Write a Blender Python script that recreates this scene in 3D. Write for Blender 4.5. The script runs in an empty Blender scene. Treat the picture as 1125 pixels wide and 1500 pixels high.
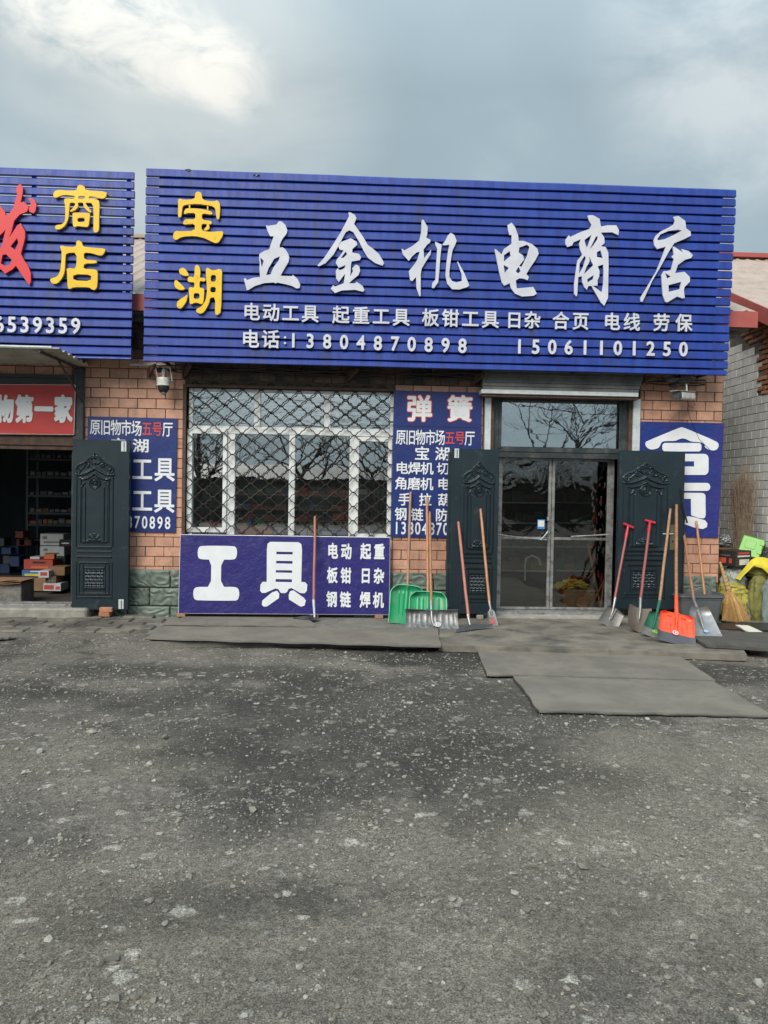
import bpy, bmesh, math, random
import numpy as np
from mathutils import Vector, Matrix, noise
random.seed(7)
S = bpy.context.scene
rad = math.radians
# ------------------------------------------------------------------ camera
F, CX, CY = 1127.0, 562.5, 750.0
YAW, PIT, ROL = rad(2.7), rad(1.28), rad(0.97)
CAM = Vector((0, -9.5, 1.56))
fw = Vector((math.sin(YAW)*math.cos(PIT), math.cos(YAW)*math.cos(PIT), -math.sin(PIT)))
r0 = Vector((math.cos(YAW), -math.sin(YAW), 0)); u0 = r0.cross(fw)
RT = r0*math.cos(ROL)+u0*math.sin(ROL); UP = u0*math.cos(ROL)-r0*math.sin(ROL)
cd = bpy.data.cameras.new('camera'); cam = bpy.data.objects.new('camera', cd); S.collection.objects.link(cam)
m = Matrix((RT, UP, -fw)).transposed().to_4x4(); m.translation = CAM; cam.matrix_world = m
cd.sensor_fit = 'VERTICAL'; cd.sensor_height = 36; cd.lens = 36*F/1500; cd.clip_start = .05; cd.clip_end = 2000
S.camera = cam
# ------------------------------------------------------------------ world
SUN_EL, SUN_AZ = rad(40), rad(-152)      # azimuth measured from +Y towards +X
wd = bpy.data.worlds.new('World'); S.world = wd; wd.use_nodes = True
nt = wd.node_tree; nt.nodes.clear(); N = nt.nodes.new; L = nt.links.new
def wmath(op, a, b=None, c=None):
    n = N('ShaderNodeMath'); n.operation = op
    for i, v in enumerate((a, b, c)):
        if v is None: continue
        if isinstance(v, (int, float)): n.inputs[i].default_value = v
        else: L(v, n.inputs[i])
    return n.outputs[0]
sky = N('ShaderNodeTexSky'); sky.sky_type = 'NISHITA'; sky.sun_disc = False
sky.sun_elevation = SUN_EL; sky.sun_rotation = SUN_AZ; sky.air_density = 1.2; sky.dust_density = 2
tc = N('ShaderNodeTexCoord')
sep = N('ShaderNodeSeparateXYZ'); L(tc.outputs['Generated'], sep.inputs[0])
zc = wmath('MAXIMUM', sep.outputs[2], 0.0)
zz = wmath('ADD', zc, 0.28)
cmb = N('ShaderNodeCombineXYZ')
L(wmath('DIVIDE', sep.outputs[0], zz), cmb.inputs[0]); L(wmath('DIVIDE', sep.outputs[1], zz), cmb.inputs[1]); L(zc, cmb.inputs[2])
def wnoise(scale, det, rough, off=(0, 0, 0), dist=0.0):
    mp = N('ShaderNodeMapping'); mp.inputs['Location'].default_value = off; L(cmb.outputs[0], mp.inputs[0])
    n = N('ShaderNodeTexNoise'); n.inputs['Scale'].default_value = scale; n.inputs['Detail'].default_value = det
    n.inputs['Roughness'].default_value = rough; n.inputs['Distortion'].default_value = dist; L(mp.outputs[0], n.inputs[0]); return n.outputs[0]
n1 = wnoise(0.9, 6, .52, (3.1, 1.7, 0), .25); n2 = wnoise(2.6, 7, .55, (7, 2, 1), .3)
cl = wmath('ADD', wmath('MULTIPLY', n1, .72), wmath('MULTIPLY', n2, .28))
rp = N('ShaderNodeValToRGB'); L(cl, rp.inputs[0]); e = rp.color_ramp.elements
e[0].position = .30; e[0].color = (.33, .42, .47, 1); e[1].position = .72; e[1].color = (.80, .84, .82, 1)
x = e.new(.46); x.color = (.38, .485, .545, 1)
x = e.new(.57); x.color = (.47, .58, .635, 1)
# thin patch of cloud where the light breaks through, low in the upper left of the view
def glow(px, py, inner, outer, col, src, nlo, nhi):
    global last
    d = (fw + RT*(px-CX)/F - UP*(py-CY)/F).normalized()
    vm = N('ShaderNodeVectorMath'); vm.operation = 'DOT_PRODUCT'; L(tc.outputs['Generated'], vm.inputs[0]); vm.inputs[1].default_value = d
    mr = N('ShaderNodeMapRange'); mr.interpolation_type = 'SMOOTHSTEP'
    mr.inputs[1].default_value = math.cos(rad(outer)); mr.inputs[2].default_value = math.cos(rad(inner)); L(vm.outputs['Value'], mr.inputs[0])
    nr = N('ShaderNodeMapRange'); nr.inputs[1].default_value = nlo; nr.inputs[2].default_value = nhi; L(src, nr.inputs[0])
    f_ = wmath('MULTIPLY', mr.outputs[0], nr.outputs[0])
    mx = N('ShaderNodeMix'); mx.data_type = 'RGBA'; L(f_, mx.inputs[0]); L(last, mx.inputs[6]); mx.inputs[7].default_value = col
    last = mx.outputs[2]
last = rp.outputs[0]
n3 = wnoise(3.4, 5, .6, (1, 9, 2), .4)
n4 = wnoise(8.5, 7, .62, (4, 2, 5), .6)
glow(270, 110, 0, 15, (.60, .665, .675, 1), n2, .2, .6)
for gx, gy, b_ in ((60, -45, 6), (110, -10, 5), (155, 22, 5.2), (205, 45, 4.6), (258, 68, 4.0), (300, 95, 3.2), (345, 112, 3.4)):
    glow(gx, gy, 0, b_*.95, (1.02, 1.0, .92, 1), n4, .36, .74)
glow(1110, 60, 0, 11, (.66, .73, .76, 1), n3, .38, .62)
# overcast sky above the view, brightened towards the zenith to add light on the facade
zb = wmath('MULTIPLY_ADD', wmath('MAXIMUM', wmath('SUBTRACT', zc, .46), 0), 3.6, 1.0)
vs = N('ShaderNodeVectorMath'); vs.operation = 'SCALE'; L(last, vs.inputs[0]); L(zb, vs.inputs['Scale'])
gm = N('ShaderNodeMix'); gm.data_type = 'RGBA'
hz = N('ShaderNodeMapRange'); hz.inputs[1].default_value = -.02; hz.inputs[2].default_value = .02; L(sep.outputs[2], hz.inputs[0])
L(hz.outputs[0], gm.inputs[0]); gm.inputs[6].default_value = (.12, .12, .115, 1); L(vs.outputs[0], gm.inputs[7])
b1 = N('ShaderNodeBackground'); L(sky.outputs[0], b1.inputs[0]); b1.inputs[1].default_value = .05
b2 = N('ShaderNodeBackground'); L(gm.outputs[2], b2.inputs[0]); b2.inputs[1].default_value = 0.60
ms = N('ShaderNodeMixShader'); ms.inputs[0].default_value = .93; L(b1.outputs[0], ms.inputs[1]); L(b2.outputs[0], ms.inputs[2])
wo = N('ShaderNodeOutputWorld'); L(ms.outputs[0], wo.inputs[0])
# ------------------------------------------------------------------ sun
sd = bpy.data.lights.new('sun', 'SUN'); sd.energy = 2.2; sd.angle = rad(38); sd.color = (1, .94, .85)
sun = bpy.data.objects.new('sun', sd); S.collection.objects.link(sun)
sv = Vector((math.sin(SUN_AZ)*math.cos(SUN_EL), math.cos(SUN_AZ)*math.cos(SUN_EL), math.sin(SUN_EL)))
sun.rotation_euler = sv.to_track_quat('Z', 'Y').to_euler()
S.view_settings.view_transform = 'Standard'; S.view_settings.look = 'None'
S.view_settings.exposure = 0.80; S.view_settings.gamma = 1; S.view_settings.use_curve_mapping = False
# ------------------------------------------------------------------ helpers
def ray(px, py): return fw + RT*((px-CX)/F) - UP*((py-CY)/F)
def W(px, py, Y=0.0):
    d = ray(px, py); return CAM + d*((Y-CAM.y)/d.y)
def G(px, py, Z=0.0):
    d = ray(px, py); return CAM + d*((Z-CAM.z)/d.z)
def Pj(v):
    v = Vector(v)-CAM; k = F/v.dot(fw); return CX+v.dot(RT)*k, CY-v.dot(UP)*k
col = S.collection
def base_of(o):
    b = Vector((0, 0, 0))
    while o is not None: b += o.location; o = o.parent
    return b
class MB:
    def __init__(s): s.v = []; s.f = []
    def add(s, vs, fs):
        k = len(s.v); s.v += [tuple(v) for v in vs]; s.f += [tuple(i+k for i in f) for f in fs]
    def box(s, x0, x1, y0, y1, z0, z1, M=None):
        vs = [Vector(p) for p in ((x0,y0,z0),(x1,y0,z0),(x1,y1,z0),(x0,y1,z0),(x0,y0,z1),(x1,y0,z1),(x1,y1,z1),(x0,y1,z1))]
        if M: vs = [M@v for v in vs]
        s.add(vs, [(0,3,2,1),(4,5,6,7),(0,1,5,4),(1,2,6,5),(2,3,7,6),(3,0,4,7)])
    def tube(s, pts, r, n=8, cap=True, flat=1.0):
        pts = [Vector(p) for p in pts]; rs = r if isinstance(r, (list, tuple)) else [r]*len(pts)
        rings = []; ref = None
        for i, p in enumerate(pts):
            t = (pts[min(i+1, len(pts)-1)]-pts[max(i-1, 0)]).normalized()
            if ref is None: ref = Vector((0, 0, 1)) if abs(t.z) < .9 else Vector((0, 1, 0))
            a = t.cross(ref).normalized(); b = a.cross(t).normalized(); ref = b
            rings.append([p+(a*math.cos(2*math.pi*j/n)+b*math.sin(2*math.pi*j/n)*flat)*rs[i] for j in range(n)])
        vs = [v for r_ in rings for v in r_]; fs = []
        for i in range(len(pts)-1):
            for j in range(n):
                fs.append((i*n+j, i*n+(j+1)%n, (i+1)*n+(j+1)%n, (i+1)*n+j))
        if cap: fs.append(tuple(range(n))[::-1]); fs.append(tuple((len(pts)-1)*n+j for j in range(n)))
        s.add(vs, fs)
    def lathe(s, c, prof, n=20, ax=Vector((0, 0, 1))):   # prof: list of (r, h)
        c = Vector(c); q = Vector((0, 0, 1)).rotation_difference(ax)
        vs = []
        for r_, h in prof:
            for j in range(n):
                a = 2*math.pi*j/n; vs.append(c+q@Vector((r_*math.cos(a), r_*math.sin(a), h)))
        fs = []
        for i in range(len(prof)-1):
            for j in range(n): fs.append((i*n+j, i*n+(j+1)%n, (i+1)*n+(j+1)%n, (i+1)*n+j))
        fs.append(tuple(range(n))[::-1]); fs.append(tuple((len(prof)-1)*n+j for j in range(n)))
        s.add(vs, fs)
    def shell(s, fn, nu, nv, th, nrm):                  # fn(u,v)->Vector, sheet thickened along nrm
        a = [fn(i/nu, j/nv) for j in range(nv+1) for i in range(nu+1)]; k = len(a)
        b = [p+nrm*th for p in a]; w_ = nu+1; fs = []
        for j in range(nv):
            for i in range(nu):
                q = (j*w_+i, j*w_+i+1, (j+1)*w_+i+1, (j+1)*w_+i); fs.append(q[::-1]); fs.append(tuple(x_+k for x_ in q))
        rim = [i for i in range(w_)]+[j*w_+nu for j in range(1, nv+1)]+[nv*w_+i for i in range(nu-1, -1, -1)]+[j*w_ for j in range(nv-1, 0, -1)]
        for i in range(len(rim)):
            p, q = rim[i], rim[(i+1) % len(rim)]; fs.append((p, q, q+k, p+k))
        s.add(a+b, fs)
    def build(s, name, mt, parent=None, loc=None, bevel=0, smooth=False, **tags):
        o = None
        b = base_of(parent) if parent is not None else Vector((0, 0, 0))
        if loc is not None: b = b + (Vector(loc) - b)
        me = bpy.data.meshes.new(name)
        me.from_pydata([(v[0]-b.x, v[1]-b.y, v[2]-b.z) for v in s.v], [], s.f)
        bm = bmesh.new(); bm.from_mesh(me)
        if bevel:
            bmesh.ops.bevel(bm, geom=[e_ for e_ in bm.edges if len(e_.link_faces) == 2 and e_.calc_face_angle(0) > .6], offset=bevel, segments=1, affect='EDGES', clamp_overlap=True)
        bmesh.ops.recalc_face_normals(bm, faces=bm.faces)
        bm.to_mesh(me); bm.free()
        if smooth: me.polygons.foreach_set('use_smooth', [True]*len(me.polygons)); me.set_sharp_from_angle(angle=rad(38))
        me.materials.append(mt)
        o = bpy.data.objects.new(name, me); col.objects.link(o)
        if parent is not None:
            o.parent = parent
            if loc is not None: o.location = Vector(loc)-base_of(parent)
        elif loc is not None: o.location = loc
        for k, v in tags.items(): o[k] = v
        return o
def thing(name, loc, label, cat, group=None):
    o = bpy.data.objects.new(name, None); o.empty_display_size = .1; col.objects.link(o); o.location = loc
    o['label'] = label; o['category'] = cat
    if group: o['group'] = group
    return o
def inst(me, name, parent, loc, rot=None, scale=None):
    o = bpy.data.objects.new(name, me); col.objects.link(o); o.parent = parent; o.location = Vector(loc)-base_of(parent)
    if rot: o.rotation_euler = rot
    if scale: o.scale = scale
    return o
# ------------------------------------------------------------------ materials
def mat(name, c, rough=.6, metal=0, c2=None, sc=6, lo=.35, hi=.65, bump=0, bsc=60, rnd=0, spec=.5, dirt=None, dsc=2.5, dlo=.5, dhi=.8, stretch=None, rough2=None):
    m_ = bpy.data.materials.new(name); m_.use_nodes = True; t = m_.node_tree; n = t.nodes; l = t.links.new
    p = n['Principled BSDF']; p.inputs['Roughness'].default_value = rough; p.inputs['Metallic'].default_value = metal
    p.inputs['Specular IOR Level'].default_value = spec
    geo = n.new('ShaderNodeNewGeometry'); oi = n.new('ShaderNodeObjectInfo')
    mp = n.new('ShaderNodeMapping'); l(geo.outputs['Position'], mp.inputs[0])
    if stretch: mp.inputs['Scale'].default_value = stretch
    vec = mp.outputs[0]
    rgb = n.new('ShaderNodeRGB'); rgb.outputs[0].default_value = (*c, 1); cur = rgb.outputs[0]
    def nz(scale, det=5, ro=.6):
        q = n.new('ShaderNodeTexNoise'); q.inputs['Scale'].default_value = scale; q.inputs['Detail'].default_value = det; q.inputs['Roughness'].default_value = ro
        l(vec, q.inputs[0]); return q.outputs[0]
    def mr(src, a, b):
        q = n.new('ShaderNodeMapRange'); q.inputs[1].default_value = a; q.inputs[2].default_value = b; l(src, q.inputs[0]); return q.outputs[0]
    def mix(f_, a, b):
        q = n.new('ShaderNodeMix'); q.data_type = 'RGBA'; l(f_, q.inputs[0]); l(a, q.inputs[6]) if not isinstance(a, tuple) else None
        if isinstance(b, tuple): q.inputs[7].default_value = (*b, 1)
        else: l(b, q.inputs[7])
        return q.outputs[2]
    if c2: cur = mix(mr(nz(sc), lo, hi), cur, c2)
    if dirt: cur = mix(mr(nz(dsc, 8, .65), dlo, dhi), cur, dirt)
    if rnd:
        hs = n.new('ShaderNodeHueSaturation'); q = n.new('ShaderNodeMapRange'); l(oi.outputs['Random'], q.inputs[0])
        q.inputs[3].default_value = 1-rnd; q.inputs[4].default_value = 1+rnd; l(q.outputs[0], hs.inputs['Value']); l(cur, hs.inputs['Color']); cur = hs.outputs[0]
    l(cur, p.inputs['Base Color'])
    if rough2 is not None:
        q = n.new('ShaderNodeMapRange'); q.inputs[1].default_value = .35; q.inputs[2].default_value = .7; q.inputs[3].default_value = rough; q.inputs[4].default_value = rough2
        l(nz(sc*1.7), q.inputs[0]); l(q.outputs[0], p.inputs['Roughness'])
    if bump:
        bp = n.new('ShaderNodeBump'); bp.inputs['Strength'].default_value = 1; bp.inputs['Distance'].default_value = bump
        l(nz(bsc, 6, .65), bp.inputs['Height']); l(bp.outputs[0], p.inputs['Normal'])
    return m_
M = {}
M['tile'] = mat('terracotta_tile', (.55, .30, .205), .5, c2=(.46, .245, .165), sc=9, lo=.4, hi=.6, bump=.0012, bsc=70, rnd=.15, dirt=(.20, .12, .085), dsc=4, dlo=.54, dhi=.76)
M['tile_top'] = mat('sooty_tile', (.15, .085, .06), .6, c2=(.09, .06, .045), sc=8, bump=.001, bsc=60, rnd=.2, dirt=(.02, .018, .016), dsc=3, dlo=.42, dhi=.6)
M['mortar'] = mat('dark_mortar', (.06, .045, .035), .95, c2=(.11, .085, .06), sc=12, bump=.003, bsc=50)
M['green'] = mat('green_painted_stone', (.105, .14, .115), .55, c2=(.14, .175, .145), sc=5, bump=.004, bsc=9, rnd=.08, dirt=(.07, .065, .05), dsc=3)
M['wtile'] = mat('pale_grey_tile', (.80, .81, .78), .45, c2=(.68, .69, .66), sc=4, bump=.0006, bsc=50, rnd=.09, dirt=(.22, .21, .19), dsc=2, dlo=.6, dhi=.85)
M['brick'] = mat('raw_red_brick', (.46, .20, .10), .9, c2=(.32, .15, .09), sc=12, bump=.005, bsc=50, rnd=.28, dirt=(.2, .19, .17), dsc=7)
M['plaster'] = mat('rough_mortar', (.13, .12, .105), .95, c2=(.20, .19, .17), sc=9, bump=.02, bsc=22)
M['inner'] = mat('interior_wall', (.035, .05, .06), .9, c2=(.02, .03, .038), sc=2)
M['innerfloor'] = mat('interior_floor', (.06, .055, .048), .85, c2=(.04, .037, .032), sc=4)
M['blue'] = mat('blue_painted_slat', (.008, .030, .225), .42, c2=(.014, .048, .29), sc=3, lo=.38, hi=.62, rnd=.09, bump=.0012, bsc=9, stretch=(4, 4, .7), dirt=(.025, .04, .12), dsc=1.1, dlo=.54, dhi=.72, rough2=.58)
M['black'] = mat('black_backing', (.012, .012, .016), .8)
M['white_letter'] = mat('white_letter', (.60, .61, .66), .5, c2=(.50, .51, .56), sc=5, dirt=(.35, .34, .34), dsc=9, dlo=.62, dhi=.8)
M['print_white'] = mat('print_white', (.72, .74, .76), .45, c2=(.66, .68, .70), sc=8)
M['yellow'] = mat('yellow_letter', (.80, .52, .006), .4, c2=(.72, .44, .005), sc=6, dirt=(.35, .22, .02), dsc=14, dlo=.62, dhi=.78)
M['lred'] = mat('red_letter', (.62, .025, .03), .4)
M['pred'] = mat('print_red', (.55, .06, .05), .45)
M['poster'] = mat('blue_poster', (.008, .028, .150), .40, c2=(.014, .022, .13), sc=3, bump=.008, bsc=5, dirt=(.04, .05, .15), dsc=5, dlo=.6, dhi=.8)
M['banner'] = mat('purple_blue_banner', (.020, .015, .150), .48, c2=(.015, .013, .125), sc=2, bump=.016, bsc=7, dirt=(.07, .07, .19), dsc=4, dlo=.58, dhi=.8)
M['vinyl'] = mat('blue_vinyl', (.036, .028, .17), .36, c2=(.008, .032, .20), sc=1.1, bump=.022, bsc=4.5)
M['redban'] = mat('red_banner', (.50, .035, .03), .45, c2=(.44, .03, .028), sc=3, bump=.004, bsc=5)
M['upvc'] = mat('white_plastic_frame', (.70, .72, .72), .4, c2=(.60, .62, .61), sc=5, dirt=(.32, .30, .27), dsc=8, dlo=.56, dhi=.8)
M['door'] = mat('dark_teal_steel_door', (.011, .021, .028), .27, c2=(.015, .027, .034), sc=3, bump=.0006, bsc=8, dirt=(.06, .075, .08), dsc=7, dlo=.60, dhi=.82, spec=.6)
M['dframe'] = mat('dark_steel_frame', (.018, .026, .030), .42, c2=(.032, .04, .044), sc=8, dirt=(.10, .10, .095), dsc=7)
M['alu'] = mat('worn_aluminium', (.40, .40, .39), .4, .6, c2=(.24, .24, .24), sc=18, dirt=(.13, .12, .11), dsc=12, dlo=.5, dhi=.68)
M['galv'] = mat('galvanised_steel', (.62, .66, .67), .45, .25, c2=(.48, .52, .53), sc=14, dirt=(.28, .27, .25), dsc=10, dlo=.6, dhi=.8)
M['shutter'] = mat('grey_shutter', (.17, .175, .165), .45, .2, c2=(.12, .125, .12), sc=5, dirt=(.05, .05, .045), dsc=4)
M['iron'] = mat('black_iron', (.010, .009, .008), .6, c2=(.022, .015, .012), sc=20)
M['rust'] = mat('rusty_iron', (.05, .032, .025), .8, c2=(.10, .055, .035), sc=15)
M['conc'] = mat('concrete', (.20, .178, .142), .9, c2=(.135, .122, .10), sc=3.5, lo=.4, hi=.6, bump=.005, bsc=60, dirt=(.055, .052, .047), dsc=2.6, dlo=.46, dhi=.68)
M['pale_conc'] = mat('pale_concrete', (.30, .285, .25), .95, c2=(.20, .19, .165), sc=7, bump=.012, bsc=25, dirt=(.46, .44, .38), dsc=5, dlo=.58, dhi=.75)
M['paver'] = mat('dusty_paver', (.175, .158, .128), .92, c2=(.09, .083, .072), sc=5, bump=.005, bsc=40, rnd=.16, dirt=(.045, .038, .033), dsc=1.6, dlo=.48, dhi=.66)
M['rubber'] = mat('dusty_rubber_mat', (.185, .165, .135), .85, c2=(.135, .122, .102), sc=2.6, lo=.38, hi=.62, bump=.002, bsc=90, dirt=(.12, .11, .09), dsc=9, dlo=.55, dhi=.75)
M['rubber_dark'] = mat('dark_rubber_mat', (.085, .08, .07), .85, c2=(.055, .052, .046), sc=5, bump=.004, bsc=50)
M['wood'] = mat('varnished_wood', (.42, .20, .10), .45, c2=(.30, .13, .06), sc=9, stretch=(4, 4, .6), rnd=.15, dirt=(.16, .09, .06), dsc=7)
M['wood_pale'] = mat('pale_wood', (.38, .22, .13), .55, c2=(.28, .15, .085), sc=9, stretch=(4, 4, .6), dirt=(.15, .10, .07), dsc=8)
M['wood_red'] = mat('reddish_wood', (.40, .155, .115), .5, c2=(.32, .12, .09), sc=9, stretch=(4, 4, .7))
M['handle_red'] = mat('red_metal_handle', (.27, .06, .06), .45, c2=(.24, .08, .07), sc=9, dirt=(.22, .10, .09), dsc=12)
M['grip_red'] = mat('red_plastic_grip', (.42, .02, .035), .35)
M['gpl'] = mat('green_plastic', (.015, .30, .12), .35, c2=(.02, .24, .10), sc=5, dirt=(.16, .30, .19), dsc=6, dlo=.52, dhi=.8)
M['gpl_rim'] = mat('pale_green_plastic', (.16, .50, .30), .4, c2=(.10, .42, .24), sc=8)
M['gdark'] = mat('dark_green_paint', (.012, .085, .05), .35, c2=(.02, .12, .07), sc=8)
M['opl'] = mat('orange_plastic', (.78, .085, .028), .38, c2=(.68, .07, .025), sc=6, dirt=(.55, .18, .12), dsc=9, dlo=.6, dhi=.85)
M['gedge'] = mat('dark_grey_metal', (.085, .09, .10), .45, .3, c2=(.06, .062, .07), sc=7)
M['steel'] = mat('brushed_steel', (.36, .36, .36), .38, .75, c2=(.25, .25, .25), sc=9, dirt=(.18, .17, .16), dsc=7, rough2=.5)
M['steel_dull'] = mat('dull_steel', (.20, .195, .185), .5, .5, c2=(.15, .145, .14), sc=9, dirt=(.10, .09, .08), dsc=5)
M['steel_muddy'] = mat('muddy_steel', (.12, .11, .10), .6, .35, c2=(.10, .07, .05), sc=5, dirt=(.12, .075, .045), dsc=7)
M['alum_sheet'] = mat('scratched_aluminium', (.24, .24, .24), .45, .5, c2=(.15, .15, .15), sc=10, dirt=(.10, .10, .10), dsc=14, dlo=.5, dhi=.65, bump=.002, bsc=18)
M['sticker'] = mat('white_sticker', (.62, .62, .60), .5)
M['sticker_blue'] = mat('blue_print', (.05, .22, .55), .45)
M['sticker_red'] = mat('red_print', (.55, .05, .04), .45)
M['sticker_lime'] = mat('lime_print', (.30, .60, .05), .45)
M['bin'] = mat('grey_plastic_bin', (.095, .105, .11), .5, c2=(.075, .083, .088), sc=4, dirt=(.14, .14, .135), dsc=6)
M['straw'] = mat('straw', (.52, .33, .13), .75, c2=(.40, .23, .08), sc=40, rnd=.2)
M['twig'] = mat('dry_twigs', (.24, .18, .125), .9, c2=(.15, .11, .08), sc=20)
M['twig_dark'] = mat('brush_twigs', (.10, .085, .07), .9)
M['sack_y'] = mat('yellow_woven_sack', (.42, .36, .05), .6, c2=(.30, .27, .06), sc=9, bump=.004, bsc=60, dirt=(.16, .15, .06), dsc=7)
M['sack_o'] = mat('olive_woven_sack', (.20, .19, .045), .7, c2=(.13, .13, .04), sc=14, bump=.006, bsc=70)
M['sack_by'] = mat('bright_yellow_sheet', (.68, .56, .03), .5, c2=(.50, .42, .05), sc=6)
M['sack_w'] = mat('pale_plastic_sheet', (.34, .37, .34), .5, c2=(.24, .27, .25), sc=6, bump=.003, bsc=30)
M['sack_g'] = mat('grey_net_sack', (.20, .24, .23), .7, c2=(.13, .16, .155), sc=12, bump=.005, bsc=50)
M['bagblack'] = mat('black_plastic_bag', (.03, .032, .04), .35, c2=(.06, .06, .07), sc=8, bump=.006, bsc=20)
M['lime'] = mat('lime_green_plastic', (.095, .36, .012), .35)
M['blackp'] = mat('black_plastic', (.018, .018, .02), .4)
M['boxblack'] = mat('black_carton', (.022, .018, .018), .45)
M['foam'] = mat('white_foam', (.66, .63, .55), .7)
M['foil'] = mat('foil_wrap', (.42, .43, .44), .28, .5, c2=(.25, .26, .27), sc=16, bump=.012, bsc=25)
M['roof'] = mat('faded_pink_roof_sheet', (.40, .32, .27), .55, c2=(.33, .25, .20), sc=2.5, dirt=(.26, .19, .16), dsc=3)
M['fascia'] = mat('red_roof_trim', (.40, .09, .075), .5, c2=(.33, .075, .065), sc=4)
M['camw'] = mat('white_camera_shell', (.66, .66, .62), .4, c2=(.42, .42, .38), sc=12)
M['card'] = mat('brown_carton', (.26, .16, .085), .8, c2=(.20, .12, .065), sc=6, rnd=.2)
M['shaded_blue'] = mat('shaded_blue_carton', (.015, .04, .11), .6)  # darker copy of the blue carton, interior shade put into the colour
M['shaded_red'] = mat('shaded_red_carton', (.16, .03, .02), .6)  # red carton darkened the same way for the shaded heap
M['cardw'] = mat('white_carton', (.50, .52, .54), .6, c2=(.42, .44, .46), sc=6)
M['cardr'] = mat('red_carton', (.42, .06, .035), .6, rnd=.2)
M['cardb'] = mat('blue_carton', (.03, .11, .30), .6, rnd=.2)
M['cardo'] = mat('orange_carton', (.52, .13, .04), .6)
M['shelf'] = mat('shelf_steel', (.06, .07, .08), .5, .3)
M['bark'] = mat('bark', (.055, .048, .04), .95)
M['glove'] = mat('yellow_gloves', (.68, .56, .07), .7, c2=(.52, .42, .06), sc=30, bump=.006, bsc=80)
M['pebble'] = mat('pebble', (.14, .130, .112), .85, c2=(.26, .243, .20), sc=3.3, lo=.4, hi=.62, bump=.002, bsc=70, dirt=(.10, .095, .085), dsc=11)
M['pebble_pale'] = mat('pale_stone', (.32, .315, .28), .85, c2=(.25, .245, .22), sc=8, bump=.003, bsc=50)
M['straw_bit'] = mat('litter_bit', (.34, .30, .20), .8)
M['awning'] = mat('weathered_awning_sheet', (.48, .47, .40), .6, c2=(.33, .32, .26), sc=4, dirt=(.18, .16, .12), dsc=6)
# glass: dark pane that mirrors the sky and lets the room show through
def glass(name, fac, tint=(.8, .84, .84), rough=.01, bump=0, bsc=3, stretch=(1, 1, 1), dist=1.0):
    m_ = bpy.data.materials.new(name); m_.use_nodes = True; t = m_.node_tree; n = t.nodes; l = t.links.new; n.remove(n['Principled BSDF'])
    tr = n.new('ShaderNodeBsdfTransparent'); tr.inputs[0].default_value = (*tint, 1)
    gl = n.new('ShaderNodeBsdfGlossy'); gl.inputs['Roughness'].default_value = rough; gl.inputs[0].default_value = (.93, .96, .97, 1)
    lw = n.new('ShaderNodeFresnel'); lw.inputs[0].default_value = 1.5
    ad = n.new('ShaderNodeMath'); ad.operation = 'MULTIPLY_ADD'; l(lw.outputs[0], ad.inputs[0]); ad.inputs[1].default_value = 1.0; ad.inputs[2].default_value = fac
    mx = n.new('ShaderNodeMixShader'); l(ad.outputs[0], mx.inputs[0]); l(tr.outputs[0], mx.inputs[1]); l(gl.outputs[0], mx.inputs[2])
    if bump:
        g = n.new('ShaderNodeNewGeometry'); mp = n.new('ShaderNodeMapping'); mp.inputs['Scale'].default_value = stretch; l(g.outputs['Position'], mp.inputs[0])
        q = n.new('ShaderNodeTexNoise'); q.inputs['Scale'].default_value = bsc; q.inputs['Detail'].default_value = 3; q.inputs['Distortion'].default_value = dist; l(mp.outputs[0], q.inputs[0])
        b = n.new('ShaderNodeBump'); b.inputs['Distance'].default_value = bump; l(q.outputs[0], b.inputs['Height']); l(b.outputs[0], gl.inputs['Normal']); 
    l(mx.outputs[0], n['Material Output'].inputs[0]); return m_
M['glass'] = glass('window_glass', .25, tint=(.96, .97, .97), bump=.0008, bsc=1.5)
M['glass_film'] = glass('filmed_glass', .55, tint=(.62, .64, .63), bump=.006, bsc=1.6, stretch=(1, 1, 4), dist=1.2, rough=.02)
M['glass_transom'] = glass('transom_glass', .40, tint=(.78, .8, .8), bump=.0008, bsc=1.5)
M['glass_door'] = glass('door_glass', .06, tint=(.86, .86, .83), bump=.004, bsc=2.5)
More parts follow.
